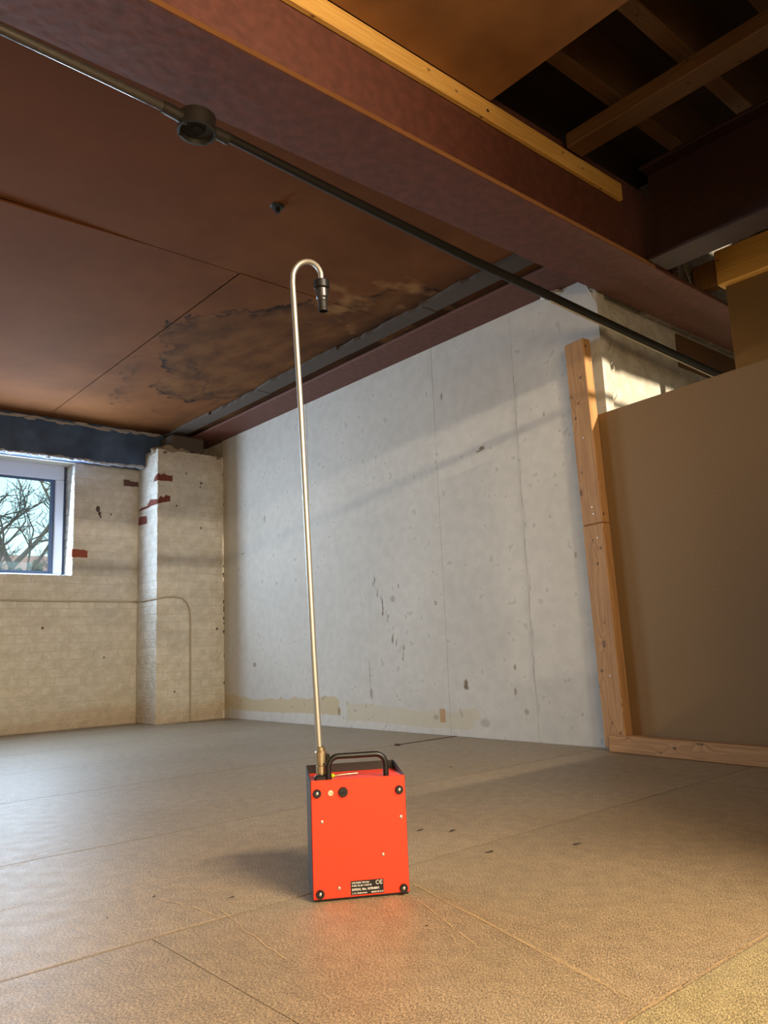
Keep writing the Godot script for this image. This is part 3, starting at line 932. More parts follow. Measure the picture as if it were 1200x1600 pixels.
func make_beams() -> void:
	var main_beam := i_beam("steel_beam", "long red oxide steel beam crossing the ceiling above the black pipe", Vector3(-4.1, 2.64, -2.245), Vector3(6.9, 2.64, -2.245), {"w": 0.37, "h": 0.66, "tf": 0.025, "tw": 0.014, "off": -0.01, "wt": 0.2, "toff": -0.1}, M.steel)
	boxed("flange_edge", Vector3(0.0, 0.002, 0.1745), Vector3(8.0, 0.0235, 0.1765), tri_mat(mat(Color(0.60, 0.42, 0.26), 0.75), 1.0), main_beam, 0.0005, "worn tan edge of the lower flange, lit look in its colour")  # tan strip for both wear and the warm light on the edge
	i_beam("steel_beam", "red steel beam resting along the top of the white wall", Vector3(3.745, 2.75, -7.25), Vector3(3.745, 2.75, -2.42), {"w": 0.345, "h": 0.30, "tf": 0.02, "tw": 0.012, "off": 0.0}, M.steel)
	i_beam("steel_beam", "steel beam with shade in its colour framing into the long beam above the chipboard partition", Vector3(3.91, 2.655, -2.06), Vector3(3.91, 2.655, 2.09), {"w": 0.20, "h": 0.57, "tf": 0.022, "tw": 0.014, "off": 0.0}, M.shaded_steel)
	var lt := thing("lintel_beam", "dark blue lintel beam above the window in the brick wall, bluer for the window glare", "beam", Vector3(0, 2.445, -7.26))
	boxed("face_board", Vector3(-4.1, 0.0, -0.075), Vector3(3.4, 0.36, 0.08), M.navy, lt, 0.006)
	var st := mb()
	for k in 40:
		lump(st, Vector3(1.3 + k * 0.05 + rng.randf_range(-0.02, 0.02), -0.004 + rng.randf_range(-0.004, 0.004), 0.06 + rng.randf_range(-0.01, 0.015)), Vector3(0.05, 0.013 + rng.randf() * 0.008, 0.02), 0.5, k * 5.0)
	obj("plaster_edge", st, mat(Color(0.62, 0.64, 0.70), 0.95), lt, "pale plaster bead along the lower edge")
	var ps := thing("packing_strip", "dark grey ragged packing strip along the ceiling beside the wall beam", "strip", Vector3(3.43, 2.785, -7.0))
	var pz := -0.2
	for k in 5:
		var pl := [0.95, 0.82, 1.1, 0.9, 0.86][k] as float
		st = mb()
		var pol := []
		for i in 15:
			pol.append(Vector2(-0.075 + rng.randf_range(-0.012, 0.014) + (0.02 if k % 2 else 0.0), pl * i / 14.0))
		pol.append(Vector2(0.075, pl))
		pol.append(Vector2(0.075, 0.0))
		slab(st, pol, 0.024, Transform3D(Basis(Vector3.RIGHT, Vector3(0, 0, 1), Vector3(0, -1, 0)), Vector3(0, 0.012 - 0.003 * (k % 2), pz)))
		obj("strip_length", st, M.grey_strip, ps)
		pz += pl + 0.004
	# timbers on the near side of the long beam
	var ba := thing("timber_batten", "yellow timber batten fixed along the upper side of the long red beam", "batten", Vector3(3.87, 3.115, -2.222))
	st = mb()
	bbox(st, Vector3(-3.9, 0.0525, 0), Vector3(7.8, 0.105, 0.029), 0.004)
	obj("length", st, M.yellow_wood, ba)
	st = mb()
	lathe(st, [Vector2(0.0, 0.001), Vector2(0.007, 0.001), Vector2(0.009, 0.0)], Transform3D(Basis(Vector3.RIGHT, PI / 2), Vector3(-1.17, 0.045, 0.0148)), 12)
	obj("nail_hole", st, M.dark, ba)
	var j := thing("roof_joist", "pale timber joist running from the batten end towards the right edge", "joist", Vector3(3.38, 3.205, -2.19))
	boxed("length", Vector3(-0.07, 0, 0), Vector3(0.07, 0.085, 4.2), M.shaded_wood, j, 0.006)
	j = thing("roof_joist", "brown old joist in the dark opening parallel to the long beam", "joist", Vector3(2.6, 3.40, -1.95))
	boxed("length", Vector3(-6.6, 0, -0.05), Vector3(4.4, 0.32, 0.04), M.shaded_wood, j, 0.006)
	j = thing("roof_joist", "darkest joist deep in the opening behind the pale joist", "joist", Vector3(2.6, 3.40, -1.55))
	boxed("length", Vector3(-6.6, 0, -0.05), Vector3(4.4, 0.32, 0.04), M.shaded_wood, j, 0.006)
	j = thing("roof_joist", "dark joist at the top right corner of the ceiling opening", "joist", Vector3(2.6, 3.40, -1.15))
	boxed("length", Vector3(-6.6, 0, -0.05), Vector3(4.4, 0.32, 0.04), M.shaded_wood, j, 0.006)

# ---------------------------------------------------------------- conduit under the beam
func make_conduit() -> void:
	var t := thing("conduit_pipe", "dark metal conduit pipe with a round junction box hung below the long beam", "pipe", Vector3(1.21, 2.493, -2.33))
	var o := t.position
	var p := func(x: float, y: float) -> Vector3: return Vector3(x, y, -2.33) - o
	var st := mb()
	tube(st, [p.call(-4.1, 2.62), p.call(-1.5, 2.575), p.call(0.545, 2.524), p.call(0.85, 2.514), p.call(1.10, 2.503)], [0.0172], 16)
	obj("pipe_length", st, M.pipe, t, "worn grey metal pipe length")
	st = mb()
	tube(st, [p.call(1.30, 2.497), p.call(1.757, 2.466), p.call(2.288, 2.434), p.call(2.665, 2.412), p.call(3.257, 2.394), p.call(4.1, 2.362), p.call(4.97, 2.334), p.call(6.9, 2.27)], [0.0165, 0.0185, 0.0205, 0.022, 0.0235, 0.0245, 0.025, 0.025], 16)
	obj("pipe_length", st, M.pipe_black, t, "blackened pipe length")
	st = mb()
	tube(st, [p.call(3.25, 2.366), p.call(4.1, 2.332), p.call(4.97, 2.303), p.call(6.9, 2.239)], [0.005], 8)
	obj("cable", st, M.cable, t, "thin pale cable tied under the pipe")
	st = mb()
	lathe(st, [Vector2(0.0, 0.034), Vector2(0.060, 0.034), Vector2(0.066, 0.028), Vector2(0.066, -0.026), Vector2(0.070, -0.028), Vector2(0.070, -0.036), Vector2(0.060, -0.037), Vector2(0.057, -0.020), Vector2(0.0, -0.018)], Transform3D(Basis(Vector3(0, 0, 1), -0.05), Vector3.ZERO), 32)
	var jb := obj("junction_box", st, M.cast, t, "round cast junction box")
	st = mb()
	lathe(st, [Vector2(0.0, -0.0235), Vector2(0.02, -0.0235), Vector2(0.022, -0.0205), Vector2(0.0575, -0.0205)], Transform3D(), 28)
	obj("cover", st, M.dark, jb)
	for a in [0.6, 2.7, 3.9, 5.6]:
		st = mb()
		lathe(st, [Vector2(0.0, -0.041), Vector2(0.005, -0.040), Vector2(0.006, -0.034)], Transform3D(Basis(), Vector3(cos(a) * 0.0625, 0, sin(a) * 0.0625)), 10)
		obj("cover_screw", st, M.pipe_black, jb)
	for s in [[-0.135, 0.010, -0.058, 0.004], [0.058, -0.001, 0.125, -0.004]]:
		st = mb()
		tube(st, [Vector3(s[0], s[1], 0), Vector3(s[0] + 0.012, s[1], 0), Vector3(s[0] + 0.013, s[1], 0), Vector3(s[2] - 0.013, s[3], 0), Vector3(s[2] - 0.012, s[3], 0), Vector3(s[2], s[3], 0)], [0.0205, 0.0205, 0.022, 0.022, 0.0235, 0.0235], 18)
		obj("coupling", st, M.cast, t)
	st = mb()
	lathe(st, [Vector2(0.0, -0.012), Vector2(0.03, -0.010), Vector2(0.036, 0.0)], Transform3D(Basis(), Vector3(2.011, 2.80, -3.027)), 18)
	lathe(st, [Vector2(0.0, -0.035), Vector2(0.012, -0.034), Vector2(0.013, -0.010)], Transform3D(Basis(), Vector3(2.015, 2.80, -3.03)), 12)
	tag(obj("ceiling_rose", st, M.rubber), "small dark round fitting screwed to the brown ceiling sheet", "fitting")
	# painted-over cable on the far wall
	st = mb()
	tube(st, [Vector3(1.2, 1.138, -7.33), Vector3(1.9, 1.143, -7.33), Vector3(2.4, 1.137, -7.33), Vector3(2.8, 1.139, -7.33), Vector3(3.10, 1.137, -7.33), Vector3(3.155, 1.137, -7.30), Vector3(3.166, 1.137, -7.1), Vector3(3.166, 1.137, -6.93), Vector3(3.185, 1.138, -6.90), Vector3(3.26, 1.150, -6.9), Vector3(3.34, 1.158, -6.9), Vector3(3.43, 1.142, -6.9), Vector3(3.48, 1.10, -6.9), Vector3(3.508, 1.03, -6.9), Vector3(3.516, 0.95, -6.9), Vector3(3.516, 0.5, -6.9), Vector3(3.517, 0.004, -6.9)], [0.0075], 8)
	tag(obj("wall_cable", st, M.cable), "painted over cable running along the brick wall and down the pier", "cable")

# ---------------------------------------------------------------- partition on the right
func make_partition() -> void:
	var d := Vector3(-0.0946, 0, 0.9955)
	var n := Vector3(-0.9955, 0, -0.0946)   # towards the room
	var o := Vector3(3.768, 0, -2.529)
	var t := thing("partition_panel", "large chipboard partition panel framed with rough pine studs on the right", "partition", o)
	var xf := Transform3D(Basis(d, Vector3.UP, n), Vector3.ZERO)
	# upright leans a little to the left; two lengths of timber butted at 1.24 m
	var lean := Transform3D(Basis(n, deg_to_rad(-1.25)), Vector3.ZERO)
	# local x runs along the panel; the stud's front stands at z 0
	var st := mb()
	var sx := Transform3D(xf.basis * Basis(Vector3(0, 0, 1), deg_to_rad(1.30)), Vector3.ZERO)
	bbox(st, Vector3(0.0165, 0.63, -0.0325), Vector3(0.146, 1.22, 0.065), 0.005, sx, Vector2(0.2, 0.1))
	obj("stud", st, M.wood, t)
	st = mb()
	bbox(st, Vector3(0.0165, 1.7915, -0.0335), Vector3(0.144, 1.098, 0.065), 0.005, sx, Vector2(0.5, 1.4))
	obj("stud", st, M.wood, t)
	st = mb()
	bbox(st, Vector3(0.80, 0.046, -0.012), Vector3(1.62, 0.09, 0.075), 0.005, xf, Vector2(0.9, 0.3))
	obj("rail", st, M.wood, t)
	st = mb()
	bbox(st, Vector3(0.80, 0.945, -0.0755), Vector3(1.70, 1.87, 0.018), 0.002, xf)
	obj("board", st, M.mdf, t)
	st = mb()
	for s in [[0.03, 0.40], [0.045, 1.16], [0.035, 1.30], [0.03, 1.34], [0.02, 1.75]]:
		lathe(st, [Vector2(0.0, 0.002), Vector2(0.004, 0.0015), Vector2(0.0045, 0.0)], sx * Transform3D(Basis(Vector3.RIGHT, PI / 2), Vector3(s[0], s[1], 0.0005)), 10)
	obj("screw_heads", st, M.chrome, t).set_meta("kind", "stuff")
	# taller board in the bay behind with its timber plate
	var u := thing("upper_board", "upper chipboard sheet under a timber plate behind the low partition", "board", Vector3(4.6, 0, -2.0))
	boxed("board", Vector3(0.0, 2.12, 0.0), Vector3(0.018, 2.70, 1.7), M.mdf, u, 0.002)
	boxed("timber_plate", Vector3(-0.05, 2.702, -0.03), Vector3(0.05, 2.93, 1.7), M.yellow_wood, u, 0.008)
	boxed("block", Vector3(-0.02, 2.73, -0.199), Vector3(0.08, 2.90, -0.031), M.old_wood, u, 0.012)
	st = mb()
	tube(st, [Vector3(4.50, 2.99, -2.19), Vector3(4.47, 2.92, -2.185), Vector3(4.48, 2.85, -2.18), Vector3(4.53, 2.78, -2.185)], [0.006], 8)
	tag(obj("loose_cable", st, M.cable), "pale loose cable curling beside the end of the timber plate", "cable")
	st = mb()
	tube(st, [Vector3(4.78, 3.15, -2.185), Vector3(4.75, 3.05, -2.18), Vector3(4.78, 2.96, -2.18), Vector3(4.86, 2.90, -2.185)], [0.006], 8)
	tag(obj("loose_cable", st, M.cable), "thin pale cable hanging down the rough render under the dark beam", "cable")

# ---------------------------------------------------------------- the red machine
func make_machine() -> void:
	var ex := Vector3(cos(deg_to_rad(31.5)), 0, sin(deg_to_rad(31.5)))
	var ez := Vector3(-ex.z, 0, ex.x)
	var at := Vector3(1.172, 0, -1.663)
	var t := thing("portable_machine", "bright red metal machine with black handle and tall hooked pipe", "machine", at)
	t.basis = Basis(ex, Vector3.UP, ez)
	var side := Basis(Vector3(0, 0, 1), Vector3(0, 1, 0), Vector3(-1, 0, 0))   # slab (x, y) -> (z, y), depth towards -x
	var st := mb()
	slab(st, [Vector2(-0.168, 0.007), Vector2(-0.004, 0.007), Vector2(-0.004, 0.2805), Vector2(-0.168, 0.2765)], 0.230, Transform3D(side, Vector3(0.233, 0, 0)))
	obj("case", st, M.red, t)
	st = mb()
	bbox(st, Vector3(0.118, 0.145, -0.0018), Vector3(0.236, 0.276, 0.0036), 0.0012)
	var front := obj("front_plate", st, M.red, t)
	st = mb()
	for x in [0.0, 0.2358]:
		slab(st, [Vector2(-0.172, 0.005), Vector2(-0.0036, 0.005), Vector2(-0.0036, 0.281), Vector2(-0.03, 0.2835), Vector2(-0.150, 0.298), Vector2(-0.172, 0.298)], 0.0022, Transform3D(side, Vector3(x + 0.0012, 0, 0)))
	bbox(st, Vector3(0.118, 0.1515, -0.171), Vector3(0.236, 0.293, 0.002), 0.0005)
	bbox(st, Vector3(0.118, 0.0045, -0.088), Vector3(0.232, 0.004, 0.166), 0.0005)
	obj("cover", st, M.black, t, "black folded sheet metal cover")
	for p in [[0.02, -0.02], [0.214, -0.02], [0.02, -0.15], [0.214, -0.15]]:
		st = mb()
		lathe(st, [Vector2(0.0, 0.0), Vector2(0.010, 0.0), Vector2(0.011, 0.003), Vector2(0.011, 0.006)], Transform3D(Basis(), Vector3(p[0], 0, p[1])), 16)
		obj("base_pad", st, M.rubber, t)
	var outw := Basis(Vector3.RIGHT, PI / 2)   # lathe axis towards the viewer
	for p in [[0.0145, 0.2525], [0.2205, 0.2485], [0.0165, 0.0195], [0.222, 0.0165]]:
		st = mb()
		var xf := Transform3D(outw, Vector3(p[0], p[1], 0.0))
		lathe(st, [Vector2(0.0106, 0.0), Vector2(0.0102, 0.005), Vector2(0.0086, 0.0075), Vector2(0.0052, 0.0075), Vector2(0.005, 0.004), Vector2(0.0, 0.004)], xf, 24)
		var foot := obj("rubber_foot", st, M.rubber, t)
		st = mb()
		lathe(st, [Vector2(0.0045, 0.0035), Vector2(0.0042, 0.0058), Vector2(0.0025, 0.0066), Vector2(0.0, 0.0066)], xf, 14)
		obj("screw", st, M.chrome, foot)
	for p in [[0.025, 0.185, 0.0042], [0.2225, 0.183, 0.0045], [0.174, 0.098, 0.0042], [0.063, 0.029, 0.0042]]:
		st = mb()
		lathe(st, [Vector2(p[2], 0.0), Vector2(p[2] * 0.9, 0.0016), Vector2(p[2] * 0.4, 0.0022), Vector2(p[2] * 0.35, 0.0012), Vector2(0.0, 0.0012)], Transform3D(outw, Vector3(p[0], p[1], 0.0)), 14)
		obj("rivet", st, M.chrome, t)
	st = mb()
	lathe(st, [Vector2(0.0068, 0.0), Vector2(0.0066, 0.003), Vector2(0.0035, 0.0034), Vector2(0.0032, 0.001), Vector2(0.0, 0.001)], Transform3D(outw, Vector3(0.048, 0.2515, 0.0)), 18)
	obj("socket", st, mat(Color(0.85, 0.80, 0.70), 0.35, 0.6), t)
	st = mb()
	lathe(st, [Vector2(0.0118, 0.0), Vector2(0.0116, 0.006), Vector2(0.0104, 0.0078), Vector2(0.0, 0.0078)], Transform3D(outw, Vector3(0.079, 0.2525, 0.0)), 28)
	bbox(st, Vector3(0.079, 0.2525, 0.009), Vector3(0.010, 0.0026, 0.003), 0.0008)
	obj("fuse_cap", st, M.rubber, t)
	# rating plate
	st = mb()
	bbox(st, Vector3(0.1315, 0.027, 0.0006), Vector3(0.081, 0.0325, 0.0008), 0.0002)
	var plate := obj("rating_plate", st, M.black, t, "small black rating plate with white print")
	for l in [["VOLTAGE 110 Vac", 0.0935, 0.0385, 0.0046], ["FUSE T6.3A 1 kVA W", 0.0935, 0.0318, 0.0046], ["SERIAL No. HFB4001", 0.0935, 0.0232, 0.0062], ["L.T.S. Wolverton", 0.0935, 0.0148, 0.0042], ["MADE IN U.K.", 0.141, 0.0148, 0.0042], ["CE", 0.1515, 0.0352, 0.0105]]:
		var tm := TextMesh.new()
		var f := SystemFont.new()
		f.font_names = PackedStringArray(["Droid Sans"])
		f.font_weight = 700
		tm.font = f
		tm.text = l[0]
		tm.font_size = 32
		tm.pixel_size = l[3] / 28.0
		tm.depth = 0.0003
		tm.curve_step = 1.0
		tm.horizontal_alignment = HORIZONTAL_ALIGNMENT_LEFT
		tm.vertical_alignment = VERTICAL_ALIGNMENT_CENTER
		if l[0] == "CE":
			# two open rounded letters, built as arcs
			st = mb()
			for q in [[0.1575, false], [0.1665, true]]:
				var pts := []
				for i in 13:
					var a := deg_to_rad(50.0 + i * 260.0 / 12.0)
					pts.append(Vector3(q[0] + cos(a) * 0.0042, 0.0362 + sin(a) * 0.0042, 0.0011))
				tube(st, pts, [0.00075], 6)
				if q[1]:
					tube(st, [Vector3(q[0] - 0.0042, 0.0362, 0.0011), Vector3(q[0] + 0.0015, 0.0362, 0.0011)], [0.0007], 6)
			obj("print", st, M.white_print, plate)
			continue
		var mi := MeshInstance3D.new()
		mi.name = "print"
		mi.mesh = tm
		mi.material_override = M.white_print
		mi.position = Vector3(l[1], l[2], 0.0012)
		plate.add_child(mi, true)
	# handle
	st = mb()
	var hp := []
	var hx0 := 0.046
	var hx1 := 0.192
	var hz := -0.022
	var rad := 0.026
	hp.append(Vector3(hx0, 0.277, hz))
	for i in 7:
		var a := PI - i * PI / 12.0
		hp.append(Vector3(hx0 + rad + cos(a) * rad, 0.3095 + sin(a) * rad, hz))
	for i in 7:
		var a := PI / 2 - i * PI / 12.0
		hp.append(Vector3(hx1 - rad + cos(a) * rad, 0.3095 + sin(a) * rad, hz))
	hp.append(Vector3(hx1, 0.277, hz))
	tube(st, hp, [0.0072], 16)
	obj("handle", st, M.black, t, "black tubular carrying handle")
	# green valve with a brass rod
	st = mb()
	lump(st, Vector3(0.058, 0.2875, -0.034), Vector3(0.0055, 0.005, 0.005), 0.1, 1.0)
	var valve := obj("valve_knob", st, M.green, t, "small yellow green valve knob")
	st = mb()
	tube(st, [Vector3(0.062, 0.286, -0.04), Vector3(0.085, 0.286, -0.052), Vector3(0.125, 0.286, -0.06)], [0.0024, 0.0022, 0.0022], 10)
	tube(st, [Vector3(0.058, 0.276, -0.034), Vector3(0.058, 0.285, -0.034)], [0.002], 8)
	obj("brass_rod", st, M.brass, valve)
	# coupling at the foot of the pipe
	var base := Vector3(0.0296, 0.0, -0.0404)
	st = mb()
	lathe(st, [Vector2(0.015, 0.274), Vector2(0.015, 0.284), Vector2(0.011, 0.286), Vector2(0.011, 0.294), Vector2(0.013, 0.295), Vector2(0.013, 0.312), Vector2(0.0105, 0.314), Vector2(0.0105, 0.320)], Transform3D(Basis(), base), 20)
	lathe(st, [Vector2(0.0155, 0.320), Vector2(0.0155, 0.346), Vector2(0.0135, 0.349), Vector2(0.0115, 0.350), Vector2(0.0115, 0.358), Vector2(0.009, 0.360)], Transform3D(Basis(), base), 6)
	obj("coupling", st, M.brass, t, "brass hexagonal coupling")
	st = mb()
	bbox(st, base + Vector3(0.017, 0.325, 0.004), Vector3(0.009, 0.034, 0.012), 0.003)
	bbox(st, base + Vector3(0.0, 0.283, 0.010), Vector3(0.036, 0.018, 0.018), 0.004)
	obj("catch", st, M.black, t)
	# tall pipe bent into a hook, given in room coordinates and brought into the machine's own
	var inv := t.transform.affine_inverse()
	var wp := [Vector3(1.217, 0.350, -1.685), Vector3(1.210, 0.595, -1.691), Vector3(1.204, 0.881, -1.696), Vector3(1.196, 1.253, -1.703), Vector3(1.1875, 1.56, -1.711), Vector3(1.1855, 1.625, -1.713)]
	var path := []
	for v in wp:
		path.append(inv * v)
	var e := (Vector3(1.247, 1.6, -1.6595) - Vector3(1.1855, 1.6, -1.713))
	for i in range(1, 12):
		var a := PI - i * PI / 12.0
		var c := Vector3(1.1855, 1.637, -1.713) + e * 0.5
		path.append(inv * (c + e * 0.5 * cos(a) + Vector3(0, 0.052 * sin(a), 0)))
	path.append(inv * Vector3(1.2465, 1.627, -1.660))
	path.append(inv * Vector3(1.2475, 1.60, -1.659))
	st = mb()
	tube(st, path, [0.0079], 18)
	var pole := obj("hooked_pipe", st, M.nickel, t, "tall dull nickel pipe bent into a hook")
	var top := inv * Vector3(1.2465, 1.626, -1.660)
	var nx := Transform3D(Basis(Vector3(1, 0, 0.1).normalized(), deg_to_rad(2.5)) * Basis(Vector3(0, 0, 1), deg_to_rad(2.0)), top)
	st = mb()
	lathe(st, [Vector2(0.008, 0.004), Vector2(0.0185, 0.003), Vector2(0.0205, 0.0), Vector2(0.0205, -0.019), Vector2(0.018, -0.021)], nx, 36, 0.09)
	obj("nozzle_ring", st, M.gun, pole, "dark knurled nozzle ring")
	st = mb()
	lathe(st, [Vector2(0.0165, -0.020), Vector2(0.0185, -0.024), Vector2(0.0178, -0.046), Vector2(0.0145, -0.052), Vector2(0.0145, -0.056), Vector2(0.012, -0.058)], nx, 28)
	obj("nozzle_body", st, mat(Color(0.30, 0.295, 0.305), 0.34, 0.8), pole)
	st = mb()
	lathe(st, [Vector2(0.0125, -0.056), Vector2(0.0128, -0.079), Vector2(0.0138, -0.081), Vector2(0.0138, -0.087), Vector2(0.0108, -0.088), Vector2(0.0100, -0.06), Vector2(0.0, -0.06)], nx, 28)
	obj("nozzle_tip", st, M.rubber, pole)

# ---------------------------------------------------------------- unseen rest of the room, with things added for the light
func make_rest() -> void:
	var lw := setting("wall_left")
	boxed("masonry", Vector3(-4.4, -0.2, -7.7), Vector3(-4.1, 3.85, 2.4), M.plaster, lw, 0.0)
	var bw := setting("wall_back")
	# openings: an added broad window behind the camera; two rows of openings in the bay at the right
	for b in [[-4.4, -1.7, 0.0, 3.85], [-1.7, 0.9, 0.0, 1.1], [-1.7, 0.9, 2.4, 3.85], [0.9, 3.60, 0.0, 3.85], [3.60, 6.5, 0.0, 0.9], [3.60, 6.5, 2.70, 3.54], [3.60, 4.55, 3.54, 4.6], [4.55, 6.5, 4.2, 4.6], [6.5, 7.2, 0.0, 4.6]]:
		boxed("masonry", Vector3(b[0], b[2] - 0.2 if b[2] == 0.0 else b[2], 2.1), Vector3(b[1], b[3], 2.4), M.plaster, bw, 0.0)
	var w3 := setting("window_3")
	for f in [[3.60, 6.5, 2.44, 2.48], [5.3, 5.34, 0.9, 2.70], [6.0, 6.04, 0.9, 2.70]]:
		boxed("window_frame", Vector3(f[0], f[2], 2.2), Vector3(f[1], f[3], 2.25), M.frame, w3, 0.003)
	var w4 := setting("added_window_4")  # added window, out of view, with a glowing pane
	for f in [[-1.7, 0.9, 1.1, 1.16], [-1.7, 0.9, 2.34, 2.4], [-0.43, -0.37, 1.1, 2.4]]:
		boxed("window_frame", Vector3(f[0], f[2], 2.2), Vector3(f[1], f[3], 2.25), M.frame, w4, 0.003)
	boxed("glow_pane", Vector3(-1.7, 1.1, 2.22), Vector3(0.9, 2.4, 2.232), mat_glow(Color(1.0, 0.86, 0.66), 1.2), w4, 0.0)
	var sw := setting("wall_bay")
	boxed("masonry", Vector3(7.1, -0.2, -2.8), Vector3(7.4, 4.6, 2.4), M.plaster, sw, 0.0)
	boxed("masonry", Vector3(3.6, 3.85, -2.8), Vector3(7.4, 3.95, 1.2), M.upper, sw, 0.0)
	boxed("masonry", Vector3(3.6, 4.5, 0.9), Vector3(7.4, 4.6, 2.4), M.upper, sw, 0.0)

	# fluorescent tube added out of view to light the room
	var lamp := thing("added_tube_lamp", "slim fluorescent tube lamp added out of view behind the camera", "lamp", Vector3(1.35, 2.48, 1.6))
	var st := mb()
	tube(st, [Vector3(-0.72, 0, 0), Vector3(0.72, 0, 0)], [0.016], 16)
	obj("tube", st, M.lit_tube, lamp)
	boxed("batten_housing", Vector3(-0.78, 0.02, 0.01), Vector3(0.78, 0.06, 0.09), M.frame, lamp, 0.004)
	for x in [-0.6, 0.6]:
		st = mb()
		tube(st, [Vector3(x, 0.06, 0.05), Vector3(x, 0.74, 0.05)], [0.005], 8)
		obj("hanger", st, M.gun, lamp)
	for x in [-0.75, 0.75]:
		boxed("end_cap", Vector3(x - 0.02, -0.022, -0.022), Vector3(x + 0.02, 0.03, 0.022), M.frame, lamp, 0.004)
	area("added_tube_light", Vector3(1.35, 2.478, 1.578), Vector3(0, -0.75, -0.65), Vector2(1.4, 0.03), Color(1.0, 0.925, 0.81), 24.0)
	# unseen timber and bar added to shade the upper part of the white wall
	var tie := thing("added_tie_timber", "rough tie timber added above the camera to shade the white wall", "timber", Vector3(0, 2.355, -0.3))
	boxed("length", Vector3(-4.1, 0.0, -0.03), Vector3(3.69, 0.23, 0.03), M.old_wood, tie, 0.004)
	var bar := mb()
	tube(bar, [Vector3(-4.1, 2.262, -0.31), Vector3(3.69, 2.262, -0.31)], [0.011], 10)
	tag(obj("added_bar", bar, M.gun), "thin steel bar added below the tie timber to cast a shadow band", "bar")
	boxed("shade_upstand", Vector3(1.75, 0.23, -0.012), Vector3(2.35, 0.86, 0.012), M.mdf, tie, 0.002)  # board added to keep lamp light off the batten end
	var hoard := thing("added_hoarding", "full height chipboard sheet added right of the camera to block light", "added_hoarding", Vector3(2.36, 0, -0.27))  # unseen board added to block the lamp at the right
	boxed("board", Vector3(0.0, 0.0, 0.0), Vector3(1.33, 3.2, 0.018), M.mdf, hoard, 0.002)
	for x in [0.0, 0.62, 1.28]:
		boxed("stud", Vector3(x, 0.0, 0.019), Vector3(x + 0.05, 3.2, 0.09), M.wood, hoard, 0.004)
	var cr := thing("added_crate", "plywood crate added right of the camera to shade the floor", "crate", Vector3(2.10, 0, -0.25))  # unseen crate added to darken the floor at the right
	boxed("body", Vector3(-0.25, 0.0, -0.02), Vector3(0.25, 1.35, 0.5), M.mdf, cr, 0.01)
	for y in [0.03, 1.26]:
		boxed("slat", Vector3(-0.25, y, -0.04), Vector3(0.25, y + 0.08, -0.02), M.wood, cr, 0.004)

	# outdoors: ground, a bare tree, a hedge and a brick house beyond it
	boxed("ground", Vector3(-40, -0.5, -60), Vector3(40, -0.26, -7.75), M.ground, null, 0.0).set_meta("kind", "structure")
	var tr := thing("bare_tree", "bare winter tree with spreading branches outside the window", "tree", Vector3(3.3, -0.26, -12.6))
	var trunk := mb()
	var br := mb()
	grow(trunk, br, Vector3.ZERO, Vector3(0.08, 1, 0.0), 2.3, 0.085, 0)
	obj("trunk", trunk, M.bark, tr)
	obj("branches", br, M.bark, tr).set_meta("kind", "stuff")
	var tr2 := thing("bare_tree", "thin bare sapling leaning before the larger bare tree", "tree", Vector3(2.2, -0.26, -9.6))
	trunk = mb()
	br = mb()
	grow(trunk, br, Vector3.ZERO, Vector3(0.1, 1, 0.05), 1.5, 0.03, 2)
	obj("trunk", trunk, M.bark, tr2)
	obj("branches", br, M.bark, tr2).set_meta("kind", "stuff")
	var hd := mb()
	for k in 260:
		var c := Vector3(rng.randf_range(1.0, 6.2), rng.randf_range(0.0, 2.25), -14.5 + rng.randf_range(-0.4, 0.4))
		lump(hd, c, Vector3.ONE * rng.randf_range(0.05, 0.14), 0.9, k * 7.0)
	var ho := obj("hedge", hd, M.hedge)
	tag(ho, "low scrubby hedge outside below the bare tree", "hedge")
	var hs := thing("brick_house", "low red brick house far outside the window", "house", Vector3(6.0, -0.26, -24.0))
	boxed("wall", Vector3(-6, 0, -4), Vector3(6, 3.1, 0), mat(Color(0.62, 0.33, 0.26), 0.95), hs, 0.0)
	st = mb()
	slab(st, [Vector2(-4.3, 3.05), Vector2(0.3, 3.05), Vector2(-2.0, 4.2)], 12.4, Transform3D(Basis(Vector3(0, 0, 1), Vector3.UP, Vector3(-1, 0, 0)), Vector3(6.2, 0, 0)))
	obj("roof", st, mat(Color(0.48, 0.36, 0.34), 0.9), hs)

func mat_glow(c: Color, e: float) -> StandardMaterial3D:
	var m := mat(c, 0.6)
	m.emission_enabled = true
	m.emission = c
	m.emission_energy_multiplier = e
	return m

func grow(trunk: SurfaceTool, br: SurfaceTool, a: Vector3, dir: Vector3, l: float, r: float, depth: int) -> void:
	var pts := [a]
	var rad := [r]
	var p := a
	var d := dir.normalized()
	for i in 5:
		d = (d + Vector3(rng.randf_range(-0.16, 0.16), rng.randf_range(-0.08, 0.12), rng.randf_range(-0.16, 0.16))).normalized()
		p += d * l / 5.0
		pts.append(p)
		rad.append(r * (1.0 - 0.09 * (i + 1)))
		if depth < 5 and i > 0:
			for k in (2 if depth < 4 else 1):
				var s := Vector3(rng.randf_range(-1, 1), rng.randf_range(-0.15, 0.75), rng.randf_range(-1, 1)).normalized()
				if depth < 4 or rng.randf() < 0.5:
					if depth > 0 and rng.randf() < 0.45:
						continue
					grow(trunk, br, p, d * 0.55 + s, l * rng.randf_range(0.45, 0.68), maxf(r * 0.5, 0.004), depth + 1)
	tube(trunk if depth == 0 or (depth == 2 and r >= 0.029) else br, pts, rad, 7 if depth < 2 else 4, false)

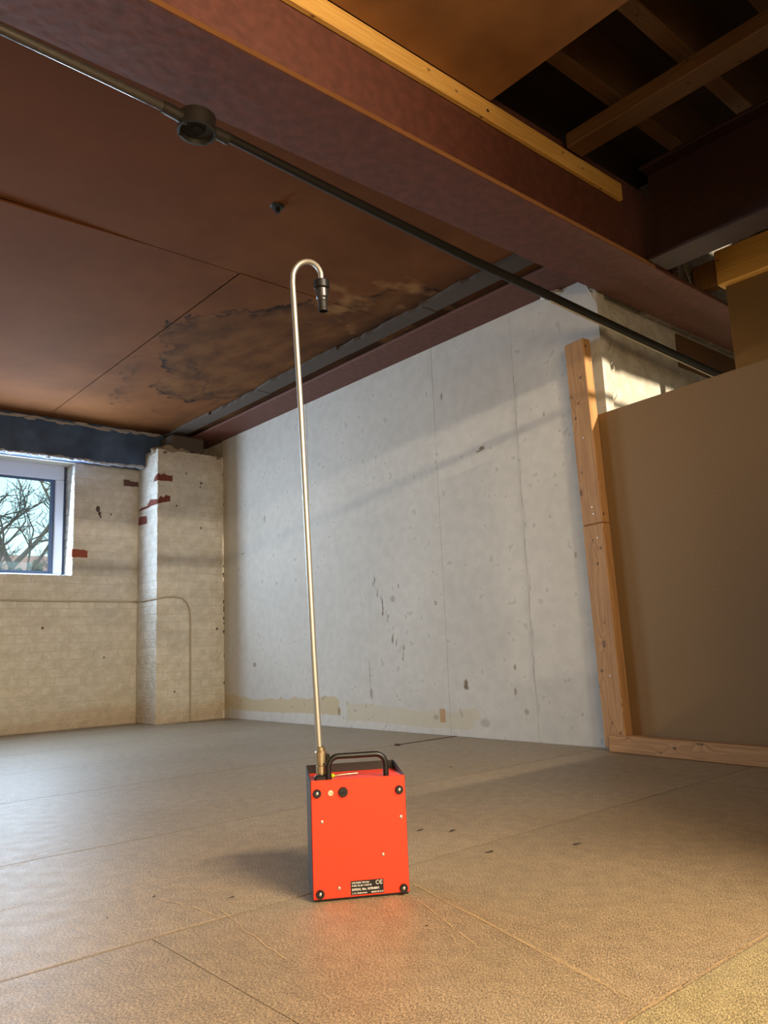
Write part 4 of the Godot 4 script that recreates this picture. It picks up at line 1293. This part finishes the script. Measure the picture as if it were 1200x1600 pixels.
func _ready() -> void:
	rng.seed = 20240
	noise_a.seed = 11
	noise_a.frequency = 0.02
	noise_a.fractal_octaves = 4
	noise_b.seed = 23
	noise_b.frequency = 0.02
	noise_b.fractal_octaves = 3
	make_view()
	make_materials()
	make_floor()
	make_ceiling()
	make_far_wall()
	make_white_wall()
	make_beams()
	make_partition()
	make_conduit()
	make_machine()
	make_rest()
